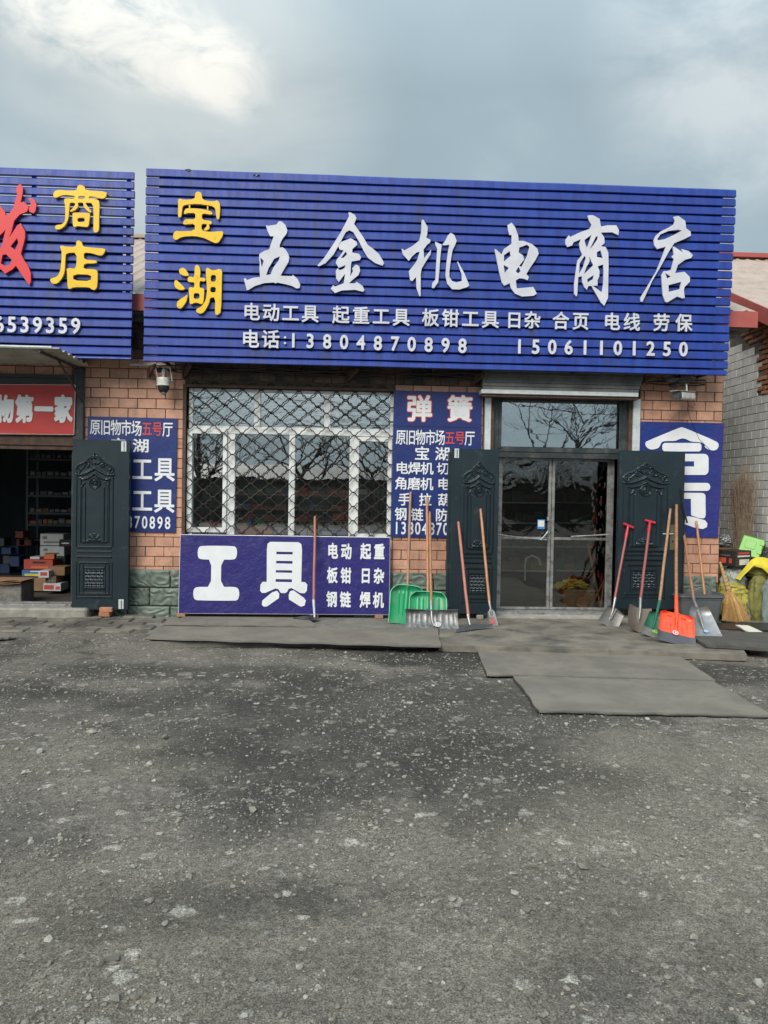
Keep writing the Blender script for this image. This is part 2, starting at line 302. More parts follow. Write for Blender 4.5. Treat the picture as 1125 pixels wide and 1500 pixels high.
# ground
def ground_mat():
    m_ = bpy.data.materials.new('gravel_lot'); m_.use_nodes = True; t = m_.node_tree; n = t.nodes; l = t.links.new; p = n['Principled BSDF']
    geo = n.new('ShaderNodeNewGeometry'); pos = geo.outputs['Position']
    def mth(op, a, b=None, c=None):
        q = n.new('ShaderNodeMath'); q.operation = op
        for i, v in enumerate((a, b, c)):
            if v is None: continue
            if isinstance(v, (int, float)): q.inputs[i].default_value = v
            else: l(v, q.inputs[i])
        return q.outputs[0]
    def nz(s, d=6, r=.6, off=0, st=(1, 1, 1)):
        mp = n.new('ShaderNodeMapping'); mp.inputs['Location'].default_value = (off, off*.7, 0); mp.inputs['Scale'].default_value = st; l(pos, mp.inputs[0])
        q = n.new('ShaderNodeTexNoise'); q.inputs['Scale'].default_value = s; q.inputs['Detail'].default_value = d; q.inputs['Roughness'].default_value = r; l(mp.outputs[0], q.inputs[0]); return q.outputs[0]
    def mr(src, a, b, c=0, d=1):
        q = n.new('ShaderNodeMapRange'); q.interpolation_type = 'SMOOTHSTEP'; l(src, q.inputs[0])
        for i, v in zip((1, 2, 3, 4), (a, b, c, d)): q.inputs[i].default_value = v
        return q.outputs[0]
    def mix(f_, a, b):
        q = n.new('ShaderNodeMix'); q.data_type = 'RGBA'; l(f_, q.inputs[0])
        for i, v in ((6, a), (7, b)):
            if isinstance(v, tuple): q.inputs[i].default_value = (*v, 1)
            else: l(v, q.inputs[i])
        return q.outputs[2]
    warp = nz(1.3, 5, .6, 4)
    base = mix(mr(nz(.55, 7, .62, 2), .36, .64), (.092, .083, .073), (.150, .135, .115))
    base = mix(mr(nz(3.1, 9, .75, 9), .48, .66, 0, .65), base, (.215, .194, .163))
    base = mix(mr(nz(1.6, 8, .75, 31), .50, .64, 0, .7), base, (.040, .037, .033))
    for (px, py, rx, ry, k) in ((930, 1230, 1.3, 1.2, .55), (120, 1380, .9, .7, .5), (950, 1110, 1.6, .6, .5), (660, 1420, .5, .5, .35), (150, 1110, 1.2, .5, .35)):
        c_ = G(px, py)
        mp = n.new('ShaderNodeMapping'); mp.vector_type = 'POINT'; mp.inputs['Location'].default_value = (-c_.x/rx, -c_.y/ry, 0); mp.inputs['Scale'].default_value = (1/rx, 1/ry, 0); l(pos, mp.inputs[0])
        ln = n.new('ShaderNodeVectorMath'); ln.operation = 'LENGTH'; l(mp.outputs[0], ln.inputs[0])
        base = mix(mr(mth('ADD', ln.outputs['Value'], mth('MULTIPLY_ADD', warp, 1.8, -.9)), 1.2, .3, 0, k), base, (.20, .180, .142))
    # worn dark tarry patches
    for (px, py, rx, ry, k) in ((640, 962, 1.3, .42, .95), (300, 985, 2.1, .35, .6), (560, 1040, 1.9, 1.5, .62), (600, 1130, 1.5, .9, .62), (330, 1020, 1.6, .5, .4), (420, 1170, .8, .3, .3), (30, 1012, 1.0, .22, .55), (200, 975, 1.2, .2, .4), (1085, 985, .75, .5, .8), (700, 1010, .9, .4, .5), (830, 1300, .5, .3, .3), (250, 1330, .5, .25, .45), (880, 1440, .35, .2, .35)):
        c_ = G(px, py)
        mp = n.new('ShaderNodeMapping'); mp.vector_type = 'POINT'; mp.inputs['Location'].default_value = (-c_.x/rx, -c_.y/ry, 0); mp.inputs['Scale'].default_value = (1/rx, 1/ry, 0); l(pos, mp.inputs[0])
        ln = n.new('ShaderNodeVectorMath'); ln.operation = 'LENGTH'; l(mp.outputs[0], ln.inputs[0])
        dd = mth('ADD', ln.outputs['Value'], mth('MULTIPLY_ADD', warp, 2.2, -1.1))
        base = mix(mr(dd, 1.15, .45, 0, k), base, (.036, .034, .031))
    def stones(sc, thr, colr, amt, off, nzs):
        mp = n.new('ShaderNodeMapping'); mp.inputs['Location'].default_value = (off, off, 0); mp.inputs['Rotation'].default_value = (0, 0, off); mp.inputs['Scale'].default_value = (1, 1, 0); l(pos, mp.inputs[0])
        wv = n.new('ShaderNodeTexNoise'); wv.inputs['Scale'].default_value = sc*1.1; wv.inputs['Detail'].default_value = 6; wv.inputs['Roughness'].default_value = .7; l(mp.outputs[0], wv.inputs[0])
        sb = n.new('ShaderNodeVectorMath'); sb.operation = 'MULTIPLY_ADD'; l(wv.outputs['Color'], sb.inputs[0]); sb.inputs[1].default_value = (1.25/sc,)*3; l(mp.outputs[0], sb.inputs[2])
        v = n.new('ShaderNodeTexVoronoi'); v.inputs['Scale'].default_value = sc; v.inputs['Randomness'].default_value = 1; l(sb.outputs[0], v.inputs[0])
        sx = n.new('ShaderNodeSeparateColor'); l(v.outputs['Color'], sx.inputs[0])
        r_ = mth('MULTIPLY', mth('MAXIMUM', mth('SUBTRACT', sx.outputs[0], thr), 0), nzs)
        msk = mth('GREATER_THAN', mth('SUBTRACT', r_, v.outputs['Distance']), 0)
        soft = mr(mth('SUBTRACT', r_, v.outputs['Distance']), -.03, .12)
        return soft, sx.outputs[1]
    h = nz(26, 7, .7, 5)
    tot = mth('MULTIPLY', h, .007)
    for sc, thr, nzs, off, amt, k in ((5, .68, 1.2, 1.3, .6, .003), (10, .56, 1.1, 8.3, .85, .004), (19, .50, 1.0, 3.7, .85, .004), (44, .52, .9, 6.1, .5, .004), (95, .46, .9, 2.2, .4, .002)):
        s_, cv = stones(sc, thr, None, amt, off, nzs)
        cc = mix(cv, (.17, .16, .14), (.42, .40, .345))
        fade = mr(nz(1.6, 6, .7, off*3), .38, .62, .10, 1)
        base = mix(mth('MULTIPLY', mth('MULTIPLY', s_, amt), fade), base, cc)
        tot = mth('ADD', tot, mth('MULTIPLY', s_, k))
    fine = nz(150, 4, .75, 7)
    q = n.new('ShaderNodeMix'); q.data_type = 'RGBA'; q.blend_type = 'MULTIPLY'; q.inputs[0].default_value = 1; l(base, q.inputs[6])
    vv = n.new('ShaderNodeCombineColor'); f2 = mth('MULTIPLY', mr(fine, .36, .64, .5, 1.5), mr(nz(42, 5, .75, 13), .36, .64, .72, 1.28))
    for i in range(3): l(f2, vv.inputs[i])
    l(vv.outputs[0], q.inputs[7]); l(q.outputs[2], p.inputs['Base Color'])
    tot = mth('ADD', tot, mth('MULTIPLY', fine, .0045))
    b = n.new('ShaderNodeBump'); b.inputs['Distance'].default_value = 1; b.inputs['Strength'].default_value = .9; l(tot, b.inputs['Height']); l(b.outputs[0], p.inputs['Normal'])
    p.inputs['Roughness'].default_value = .92; p.inputs['Specular IOR Level'].default_value = .25
    return m_
M['ground'] = ground_mat()
# ------------------------------------------------------------------ text and traced lettering
_gc = {}
def glyph(ch, off=0):
    k = ch; off = 0
    if k not in _gc:
        c = bpy.data.curves.new('t', 'FONT'); c.body = ch; c.size = 1; c.offset = off; c.extrude = .5; c.resolution_u = 3
        o = bpy.data.objects.new('t', c); me = bpy.data.meshes.new_from_object(o)
        _gc[k] = ([v.co.copy() for v in me.vertices], [tuple(p.vertices) for p in me.polygons])
        bpy.data.objects.remove(o); bpy.data.curves.remove(c); bpy.data.meshes.remove(me)
    return _gc[k]
def put_char(mb, ch, cx, cy, w, h, Y, dep, off):
    vs, fs = glyph(ch); dig = ch in '0123456789'
    a = W(cx, cy, Y); b = W(cx+w/2, cy, Y); c = W(cx, cy-h/2, Y)
    hw = (b.x-a.x); hh = (c.z-a.z)
    ring = [(0, 0)]+([(off*math.cos(q*math.pi/4+.2), off*math.sin(q*math.pi/4+.2)) for q in range(8)] if off else [])
    if off > .04: ring += [(off*.5*math.cos(q*math.pi/3), off*.5*math.sin(q*math.pi/3)) for q in range(6)]
    for k, (ox, oz) in enumerate(ring):          # heavy strokes: the glyph stamped round a small circle
        out = []
        for v in vs:
            vx, vy = v.x+ox, v.y+oz
            if dig: ex, ez = (vx-.2775)/.2775, (vy-.366)/.366
            elif ch == ':': ex, ez = (vx-.14)/.5, (vy-.26)/.5
            else: ex, ez = (vx-.5)/.5, (vy-.38)/.5
            out.append((a.x+ex*hw, Y-(v.z+.5)*dep-k*.00006, a.z+ez*hh))
        mb.add(out, fs)
def text(s, x0, y0, x1, y1, w, h, Y, dep, off, mt, parent, name='lettering', each=False):
    n = len(s); mb = MB()
    for i, ch in enumerate(s):
        t = i/(n-1) if n > 1 else 0
        if ch == ' ': continue
        put_char(mb, ch, x0+(x1-x0)*t, y0+(y1-y0)*t, w, h, Y, dep, off)
        if each: mb.build(name, mt, parent); mb = MB()
    if not each: return mb.build(name, mt, parent)
def traced(polys, org, sc, Y, dep, mt, parent, name='raised_character', smooth=0, holes=None):
    c = bpy.data.curves.new('p', 'CURVE'); c.dimensions = '2D'; c.fill_mode = 'BOTH'; c.extrude = .5; c.resolution_u = 3
    for pts in polys:
        w = [W(org[0]+x_/sc, org[1]+y_/sc, Y) for x_, y_ in pts]
        if smooth:                                       # one pass of corner cutting rounds the traced outline
            for _ in range(smooth):
                q = []
                for i in range(len(w)):
                    a, b = w[i], w[(i+1) % len(w)]
                    q += [a*.78+b*.22, a*.22+b*.78]
                w = q
        sp = c.splines.new('POLY'); sp.points.add(len(w)-1)
        for p, q in zip(sp.points, w): p.co = (q.x, q.z, 0, 1)
        sp.use_cyclic_u = True
    o = bpy.data.objects.new('p', c); me = bpy.data.meshes.new_from_object(o)
    mb = MB(); mb.add([(v.co.x, Y-(v.co.z+.5)*dep, v.co.y) for v in me.vertices], [tuple(p.vertices) for p in me.polygons])
    bpy.data.objects.remove(o); bpy.data.curves.remove(c); bpy.data.meshes.remove(me)
    return mb.build(name, mt, parent)
def rrect(x0, y0, x1, y1, r, n=5):
    o = []
    for cx, cy, a0 in ((x1-r, y0+r, -90), (x1-r, y1-r, 0), (x0+r, y1-r, 90), (x0+r, y0+r, 180)):
        for i in range(n+1):
            a = rad(a0+90*i/n); o.append((cx+r*math.cos(a), cy+r*math.sin(a)))
    return o
# ------------------------------------------------------------------ ground
def gridmesh(xs, ys, fz):
    nx, ny = len(xs), len(ys)
    vs = [(x_, y_, fz(x_, y_)) for y_ in ys for x_ in xs]
    fs = [(j*nx+i, j*nx+i+1, (j+1)*nx+i+1, (j+1)*nx+i) for j in range(ny-1) for i in range(nx-1)]
    return vs, fs
def gz(x_, y_):
    if x_ < -7.5 or x_ > 8.5 or y_ < -9 or y_ > -1.0: return -.01
    a = noise.noise(Vector((x_*.9, y_*.9, 0)))*.012 + noise.noise(Vector((x_*5, y_*5, 3)))*.005 + noise.noise(Vector((x_*17, y_*17, 7)))*.0035
    up = .045*max(0, min(1, (y_+1.75)/.5))*max(0, min(1, (-1.9-x_)/.3))      # dirt banked up against the pavers
    return -.012 + a*min(1, max(0, (-1.0-y_)/.6)) + up
xs = [-200, -80, -30, -14, -9] + list(np.arange(-7, 8.01, .036)) + [9, 14, 30, 80, 200]
ys = [-200, -80, -30, -14, -10] + list(np.arange(-8.6, -1.0, .03)) + [-.6, 0, 5, 30, 100, 200]
vs, fs = gridmesh([float(a) for a in xs], [float(a) for a in ys], gz)
g_ = MB(); g_.add(vs, fs); ground = g_.build('ground', M['ground'], smooth=True, kind='structure')
# loose stones lying on the lot
def rock(mb, c, r, k, flat=.6):
    t = (1+5**.5)/2
    ico = [(-1,t,0),(1,t,0),(-1,-t,0),(1,-t,0),(0,-1,t),(0,1,t),(0,-1,-t),(0,1,-t),(t,0,-1),(t,0,1),(-t,0,-1),(-t,0,1)]
    fc = [(0,11,5),(0,5,1),(0,1,7),(0,7,10),(0,10,11),(1,5,9),(5,11,4),(11,10,2),(10,7,6),(7,1,8),(3,9,4),(3,4,2),(3,2,6),(3,6,8),(3,8,9),(4,9,5),(2,4,11),(6,2,10),(8,6,7),(9,8,1)]
    a = random.random()*6.28; ca, sa = math.cos(a), math.sin(a); el = random.uniform(.6, 1)
    vs = []
    for q in ico:
        s_ = r/1.9*random.uniform(.58, 1.35); x_, y_, z_ = q[0]*s_, q[1]*s_*el, q[2]*s_*flat
        vs.append((c[0]+x_*ca-y_*sa, c[1]+x_*sa+y_*ca, c[2]+z_))
    mb.add(vs, fc)
def octa(mb, c, r):
    j = lambda: random.uniform(.6, 1.2)*r
    mb.add([(c[0]+j(), c[1], c[2]), (c[0], c[1]+j(), c[2]), (c[0]-j(), c[1], c[2]), (c[0], c[1]-j(), c[2]), (c[0], c[1], c[2]+j()*.7)], [(0,1,4),(1,2,4),(2,3,4),(3,0,4)])
on_mat = []
def blocked(x_, y_):
    p = Pj((x_, y_, 0))
    return any(inside(q, p) for q in on_mat)
def inside(poly, p):
    c = False; j = len(poly)-1
    for i in range(len(poly)):
        if (poly[i][1] > p[1]) != (poly[j][1] > p[1]) and p[0] < (poly[j][0]-poly[i][0])*(p[1]-poly[i][1])/(poly[j][1]-poly[i][1])+poly[i][0]: c = not c
        j = i
    return c
mats_px = {'a': [(215,935),(645,945),(643,922),(243,916)], 'b': [(697,947),(990,957),(1048,995),(713,987)], 'c': [(752,990),(1045,997),(1128,1047),(790,1040)]}
slab_px = [(640,945),(643,915),(1100,915),(1100,960),(860,950)]
on_mat = list(mats_px.values())+[slab_px]
peb, pal = MB(), MB()
def loose(x_, y_, r):
    k = noise.noise(Vector((x_*.8+5, y_*.8, 1)))
    (pal if random.random() < (.10 if r < .012 else .16) else peb)
    tgt = pal if random.random() < .2 else peb
    rock(tgt, (x_, y_, gz(x_, y_)+r*.28), r, 0, random.uniform(.45, .8))
n_ = 0
while n_ < 19000:
    y_ = -1.15-random.random()**.85*7.0; hw = 1.9+(y_+9.5)*.58
    x_ = random.uniform(-hw, hw)
    if noise.noise(Vector((x_*1.1, y_*1.1, 11))) + noise.noise(Vector((x_*3.3, y_*3.3, 5)))*.5 < random.uniform(-.55, .35): continue
    if blocked(x_, y_): continue
    r = min(.026, .0031*math.exp(abs(random.gauss(0, .62)))+.0004*random.random())
    if y_ > -4.5: r *= 1.25
    loose(x_, y_, r); n_ += 1
n_ = 0
while n_ < 5200:                                    # thicker scatter of bigger stones on the open part of the lot
    y_ = -4.3-random.random()*3.4; hw = 1.1+(y_+9.5)*.56; x_ = random.uniform(-hw, hw)
    if noise.noise(Vector((x_*1.7, y_*1.7, 31))) + noise.noise(Vector((x_*4.3, y_*4.3, 8)))*.6 < random.uniform(-.3, .4): continue
    loose(x_, y_, min(.017, .0032*math.exp(abs(random.gauss(0, .6))))); n_ += 1
for px, py, w in ((682,1167,12),(1097/2,1107/1,9),(72,1131,8),(142/2,1373,10),(35,1131,9),(1110,1437,13),(440,1413,10),(370,1430,9),(412,1482,11),(357,1484,9),(327,1470,8),(226,1460,9),(770,1330,11),(876,1251,9),(639,1436,8),(915,1290,8),(1012,1433,9),(1096,1330,8),(300,1372,7),(535,1336,8),(60,1473,8),(928,1243,9),(117,1057,7),(480,1140,6)):
    p = G(px, py); d = (p-CAM).length; r = w*d/F*.5; rock(pal if w > 8 and random.random() < .45 else peb, (p.x, p.y, gz(p.x, p.y)+r*.25), r*1.2, 0, .65)
grain = MB()
for i in range(26000):
    y_ = -2.6-random.random()**.8*5.4; hw = 1.6+(y_+9.5)*.56; x_ = random.uniform(-hw, hw)
    if noise.noise(Vector((x_*2.2, y_*2.2, 21))) < random.uniform(-.6, .5) or blocked(x_, y_): continue
    octa(grain, (x_, y_, gz(x_, y_)), random.uniform(.0015, .0042))
def stuff(mb, name, mt, label, cat):
    o = mb.build(name, mt, kind='stuff'); o['label'] = label; o['category'] = cat; return o
stuff(peb, 'gravel', M['pebble'], 'grey loose gravel scattered over the dusty lot', 'gravel')
stuff(pal, 'pale_gravel', M['pebble_pale'], 'pale loose stones scattered over the dusty lot', 'gravel')
stuff(grain, 'grit', M['pebble'], 'fine grey grit spread over the front of the lot', 'grit')
lit = MB()
for i in range(260):
    y_ = -2-random.random()*6; hw = 1.6+(y_+9.5)*.55; x_ = random.uniform(-hw, hw)
    if i < 90: q = G(540+random.gauss(0, 26), 1212+random.gauss(0, 22)); x_, y_ = q.x, q.y
    if blocked(x_, y_): continue
    a = random.random()*3.14; l_ = random.uniform(.006, .022); z_ = gz(x_, y_)+.004
    lit.tube([(x_, y_, z_), (x_+l_*math.cos(a)*.5, y_+l_*math.sin(a)*.5, z_+.003), (x_+l_*math.cos(a), y_+l_*math.sin(a), z_)], .0013, 4)
stuff(lit, 'straw_litter', M['straw_bit'], 'thin bits of straw and chips littering the lot', 'litter')
# ------------------------------------------------------------------ pavement
pv = MB()
PZ = .06
pv.box(-9, -1.98, -1.19, .02, -.1, PZ-.035)
pv.box(-1.98, .93, -1.66, .02, -.1, PZ-.02)
pv.box(4.35, 9, -1.1, 6, -.1, PZ-.03)
pave = pv.build('pavement', M['plaster'], kind='structure')
me0 = None
for r_ in range(5):
    for c_ in range(15):
        w_, d_ = .36, .225
        x_ = -4.9+c_*(w_+.012)+(r_ % 2)*.17; y_ = -1.19+r_*(d_+.012)
        if x_+w_ > -1.95: continue
        mb = MB()
        rr = random.random
        q = .008
        dz = random.uniform(-.008, .006)
        tilt = [dz+random.uniform(-.003, .003) for _ in range(4)]
        x0, x1, y0, y1 = x_, x_+w_, y_, min(y_+d_, -.06)
        if y1 <= y0: continue
        vs = [(x0, y0, -.06), (x1, y0, -.06), (x1, y1, -.06), (x0, y1, -.06), (x0, y0, PZ-.008+tilt[0]), (x1, y0, PZ-.008+tilt[1]), (x1, y1, PZ-.008+tilt[2]), (x0, y1, PZ-.008+tilt[3])]
        mb.add(vs, [(0,3,2,1),(4,5,6,7),(0,1,5,4),(1,2,6,5),(2,3,7,6),(3,0,4,7)])
        mb.build('paving_stone', M['paver'], pave, bevel=.012)
# concrete apron in front of the door
def slabmesh(px, z0, z1, nu=24, nv=8, wob=.004, seed=0, edge=0):
    """sheet through four pixel corners (front-left, front-right, back-right, back-left) lying at height z1"""
    A, B, C_, D = [G(x_, y_, z1) for x_, y_ in px]
    def top(u, v):
        p = (A*(1-u)+B*u)*(1-v)+(D*(1-u)+C_*u)*v
        ex = min(u, 1-u); ey = min(v, 1-v)
        j = Vector((noise.noise(Vector((u*9, v*4, seed)))*.02, noise.noise(Vector((u*11, v*3, seed+5)))*.02, 0)) if (ex < .001 or ey < .001) else Vector((0, 0, 0))
        p = p+j
        return Vector((p.x, p.y, z1+noise.noise(Vector((p.x*1.3, p.y*2.1, seed)))*wob+edge*noise.noise(Vector((p.x*2.2, 0, seed+9)))*(1-min(1, v*4))))
    mb = MB(); mb.shell(top, nu, nv, z0-z1, Vector((0, 0, 1))); return mb
ap = slabmesh([(642,945),(1094,959),(1052,905),(645,905)], .0, .062, 40, 8, .003, 3)
ap.build('concrete_apron', M['conc'], kind='structure', smooth=False)
def flat_thing(name, px, z0, z1, mt, label, cat, group=None, **k):
    mb = slabmesh(px, z0, z1, **k); c = G(*px[0], z0)
    o = mb.build(name, mt)
    if name == 'rubber_mat':                        # black tube along the cut edge draws the mat's shadow line
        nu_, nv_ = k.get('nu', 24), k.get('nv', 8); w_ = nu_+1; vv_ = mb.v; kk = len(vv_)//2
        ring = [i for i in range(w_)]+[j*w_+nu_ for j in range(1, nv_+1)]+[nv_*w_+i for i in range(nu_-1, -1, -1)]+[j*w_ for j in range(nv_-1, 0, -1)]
        e_ = MB(); pts = [Vector(vv_[i])*.5+Vector(vv_[i+kk])*.5 for i in ring+ring[:1]]; e_.tube([p-Vector((0, 0, (z1-z0)*.22)) for p in pts], (z1-z0)*.3, 5, cap=False); e_.build('cut_edge_shadow', M['blackp'], o)
    o['label'] = label; o['category'] = cat
    if group: o['group'] = group
    return o
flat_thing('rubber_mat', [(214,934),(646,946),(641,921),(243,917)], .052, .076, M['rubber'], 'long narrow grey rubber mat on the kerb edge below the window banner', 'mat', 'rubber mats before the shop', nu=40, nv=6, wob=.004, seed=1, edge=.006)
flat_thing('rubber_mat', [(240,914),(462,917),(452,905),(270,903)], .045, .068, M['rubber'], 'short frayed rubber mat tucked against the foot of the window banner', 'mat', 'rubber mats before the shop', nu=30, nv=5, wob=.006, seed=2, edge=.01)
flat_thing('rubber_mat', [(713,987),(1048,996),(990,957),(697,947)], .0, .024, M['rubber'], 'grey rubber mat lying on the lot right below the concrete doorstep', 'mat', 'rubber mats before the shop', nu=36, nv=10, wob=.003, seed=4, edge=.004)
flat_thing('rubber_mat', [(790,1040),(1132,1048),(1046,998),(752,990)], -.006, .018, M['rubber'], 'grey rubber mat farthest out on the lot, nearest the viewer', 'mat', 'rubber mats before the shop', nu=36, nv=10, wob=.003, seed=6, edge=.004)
flat_thing('ribbed_mat', [(1034,944),(1135,950),(1128,926),(1000,924)], .07, .10, M['rubber_dark'], 'dark ribbed mat raised at the alley corner beside the steel scoop shovel', 'mat', nu=30, nv=6, wob=.008, seed=8, edge=.008)
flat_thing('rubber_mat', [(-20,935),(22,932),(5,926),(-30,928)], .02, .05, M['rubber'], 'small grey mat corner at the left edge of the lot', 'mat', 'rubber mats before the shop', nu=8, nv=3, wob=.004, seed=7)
# step of the left shop
st = MB()
a = W(-30, 892, -.12); b_ = W(134, 893, -.12)
def stepf(u, v):
    return None
st.box(-5.2, b_.x, -.30, .03, .02, .155)
st.build('door_step', M['pale_conc'], kind='structure', bevel=.02)
# ------------------------------------------------------------------ building
bld = thing('shop_building', (0, 0, 0), 'long brick hall of market shops faced in terracotta tiles, with a pale corrugated roof', 'building')
WX0, WX1, WZ0, WZ1 = -1.995, .56, .985, 2.835
DX0, DX1, DZ1 = 1.66, 3.63, 2.82
core = MB(); T0, T1 = .012, .24
core.box(-8, -3.2, T0, T1, 2.95, 3.8); core.box(-3.2, WX0, T0, T1, 0, 3.8)
core.box(WX0, WX1, T0, T1, 0, WZ0); core.box(WX0, WX1, T0, T1, WZ1, 3.8)
core.box(WX1, DX0, T0, T1, 0, 3.8); core.box(DX0, DX1, T0, T1, DZ1, 3.8); core.box(DX1, 4.70, T0, T1, 0, 3.8)
core.box(4.46, 4.70, T1, 9, 0, 3.8)
core.build('wall', M['mortar'], bld)
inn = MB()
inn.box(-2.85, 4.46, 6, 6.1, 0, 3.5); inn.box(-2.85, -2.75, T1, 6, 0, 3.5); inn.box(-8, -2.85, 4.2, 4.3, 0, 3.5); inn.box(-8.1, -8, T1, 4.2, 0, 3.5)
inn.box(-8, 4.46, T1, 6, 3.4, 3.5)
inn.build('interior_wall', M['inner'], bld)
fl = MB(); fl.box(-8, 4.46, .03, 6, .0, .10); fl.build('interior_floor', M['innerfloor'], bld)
# tiles
TW, TH = .2235, .12
covers = [(128,612,259,780),(577,574,703,788),(936,620,1051,785),(216,255,1062,538),(0,250,190,524),(664,662,726,880),(908,664,996,886),(108,648,186,888),(266,786,570,897)]
def hidden(x_, z_, y_=0):
    px, py = Pj((x_, y_, z_))
    if px < -70 or px > 1190: return True
    return any(a+14 < px < c-14 and b+8 < py < d-8 for a, b, c, d in covers)
_tm = {}
def tile_mesh(w, mt):
    k = (round(w, 3), mt.name)
    if k not in _tm:
        mb = MB(); mb.box(-w/2, w/2, 0, .02, -TH/2+.0045, TH/2-.0045)
        o = mb.build('tile', mt, bevel=.002); _tm[k] = o.data; bpy.data.objects.remove(o)
    return _tm[k]
field = MB(); ntile = 0
row = 0; zt = 2.559+TH*10
spans_full = [(-8, -3.2), (-3.2, WX0), (WX0, WX1), (WX1, DX0), (DX0, DX1), (DX1, 4.70)]
def span_open(i, z_):
    if i == 0: return z_ > 2.97
    if i == 2: return z_ < WZ0 or z_ > WZ1+.05
    if i == 4: return z_ > 3.1
    return True
while zt > .62:
    zc = zt-TH/2; off = (row % 2)*TW/2
    for i, (a, b) in enumerate(spans_full):
        if not span_open(i, zc): continue
        x_ = math.floor((a-off)/TW)*TW+off
        while x_ < b:
            l, r = max(x_, a), min(x_+TW, b)
            if r-l > .035:
                w = r-l-.009; cx = (l+r)/2
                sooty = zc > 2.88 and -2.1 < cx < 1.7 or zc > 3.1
                if hidden(cx, zc) or zc > 3.66:
                    field.box(cx-w/2, cx+w/2, 0, .02, zc-TH/2+.0045, zc+TH/2-.0045)
                else:
                    dx = random.uniform(-.0015, .0015)
                    o = inst(tile_mesh(round(w*50)/50 if w < .2 else w, M['tile_top'] if sooty else M['tile']), 'tile', bld, (cx+dx, random.uniform(-.0018, .0012), zc)); ntile += 1
            x_ += TW
    zt -= TH; row += 1
print('TILES', ntile)
field.build('tile_field', M['tile'], bld, kind='stuff')
# corner return tiles on the right side
# green stone base
def base_block(x0, x1, z0, z1):
    s_ = random.random()*50; mb = MB(); nx, nz_ = max(3, int((x1-x0)/.012)), 18
    def fn(u, v):
        x_ = x0+.004+(x1-x0-.008)*u; z_ = z0+.004+(z1-z0-.008)*v; e = min(u*(x1-x0), (1-u)*(x1-x0), v*(z1-z0), (1-v)*(z1-z0))
        q = Vector((x_*7+s_, z_*9, s_)); wv = noise.noise(q)*2.2
        h = abs(math.sin((x_*16+z_*26)+wv*2.4+s_))**2.2*.013+noise.noise(q*3)*.004
        return Vector((x_, -.004-min(1, e/.014)*(.012+h), z_))
    mb.shell(fn, nx, nz_, .03, Vector((0, 1, 0)))
    return mb
for (a, b) in ((-3.19, WX0), (WX0, WX1), (WX1, DX0), (DX1, 4.705)):
    for r_, (z0, z1) in enumerate(((.0, .155), (.155, .38), (.38, .605))):
        x_ = a-(r_ % 2)*.25
        while x_ < b:
            l, r = max(a, x_), min(b, x_+.52)
            if r-l > .04 and not (a == WX0 and r < .4): base_block(l, r, z0, z1).build('base_block', M['green'], bld, smooth=True)
            x_ += .52
# roof: eave, soffit board, red trim and corrugated sheets
def corrugated(x0, x1, y0, z0, y1, z1, pitch=.19, amp=.022, th=.004):
    n = int((x1-x0)/pitch*6); mb = MB(); L_ = math.hypot(y1-y0, z1-z0); nv = Vector((0, -(z1-z0)/L_, (y1-y0)/L_))
    def fn(u, v):
        x_ = x0+(x1-x0)*u; ph = ((x_/pitch) % 1); h = max(0, 1-abs(ph-.5)*5)*amp
        return Vector((x_, y0+(y1-y0)*v, z0+(z1-z0)*v))+nv*h
    mb.shell(fn, n, 1, th, -nv); return mb
EY, EZ = -.22, 3.885; RY, RZ = 5.1, W(204, 350, 5.1).z
corrugated(-9, 4.98, EY, EZ, RY, RZ).build('roof', M['roof'], bld)
mb = MB(); mb.box(-9, 4.98, EY-.03, EY, EZ-.20, EZ-.005); mb.build('roof_trim', M['fascia'], bld)
mb = MB(); mb.box(-9, 4.9, EY+.01, T0-.002, 3.665, 3.695); mb.box(-9, 4.8, -.10, T0-.004, 3.60, 3.66); mb.build('soffit', M['plaster'], bld)
mb = MB(); mb.box(-9, 4.98, RY-.12, RY+.12, RZ-.01, RZ+.05); mb.build('ridge_cap', M['roof'], bld)
mb = MB()
mb.add([(4.66, T1, 3.8), (4.66, RY, RZ-.08), (4.66, 9, 4.6), (4.66, 9, 3.8), (4.46, T1, 3.8), (4.46, RY, RZ-.08), (4.46, 9, 4.6), (4.46, 9, 3.8)], [(0,1,2,3),(7,6,5,4),(0,4,5,1),(1,5,6,2),(0,3,7,4),(2,6,7,3)])
mb.build('gable_wall', M['brick'], bld)
# ------------------------------------------------------------------ window
wz = lambda py, Y=.06: W(422, py, Y).z
wx = lambda px, py=700, Y=.06: W(px, py, Y).x
win = None
fr = MB()
zt_, zb_ = WZ1-.005, WZ0+.005
def mem(x0, x1, z0, z1, y0=.05, y1=.11): fr.box(x0, x1, y0, y1, z0, z1)
xa, xb = WX0+.03, WX1-.005
win = MB(); win.box(WX0, xb+.005, .115, .125, zb_-.004, zb_+.012)
winp = win.build('window', M['upvc'], bld)
zm0, zm1 = wz(637.5), wz(626)
parts = [(xa, xa+.055, zb_, zt_), (xb-.045, xb, zb_, zt_), (xa+.055, xb-.045, zt_-.035, zt_), (xa+.055, xb-.045, zm0, zm1), (xa+.055, xb-.045, zb_, zb_+.045)]
for p0, p1 in ((372.4,382), (475,484.8)): parts.append((wx(p0, 600), wx(p1, 600), zm1, zt_-.035))
for p0, p1 in ((332.5,344.5), (423,432.3), (511.5,520)): parts.append((wx(p0), wx(p1), zb_+.045, zm0))
for i, (a, b, c, d) in enumerate(parts):
    m_ = MB(); m_.box(a+.001, b-.001, .05, .11, c+.001, d-.001); m_.build('frame', M['upvc'], winp, bevel=.006)
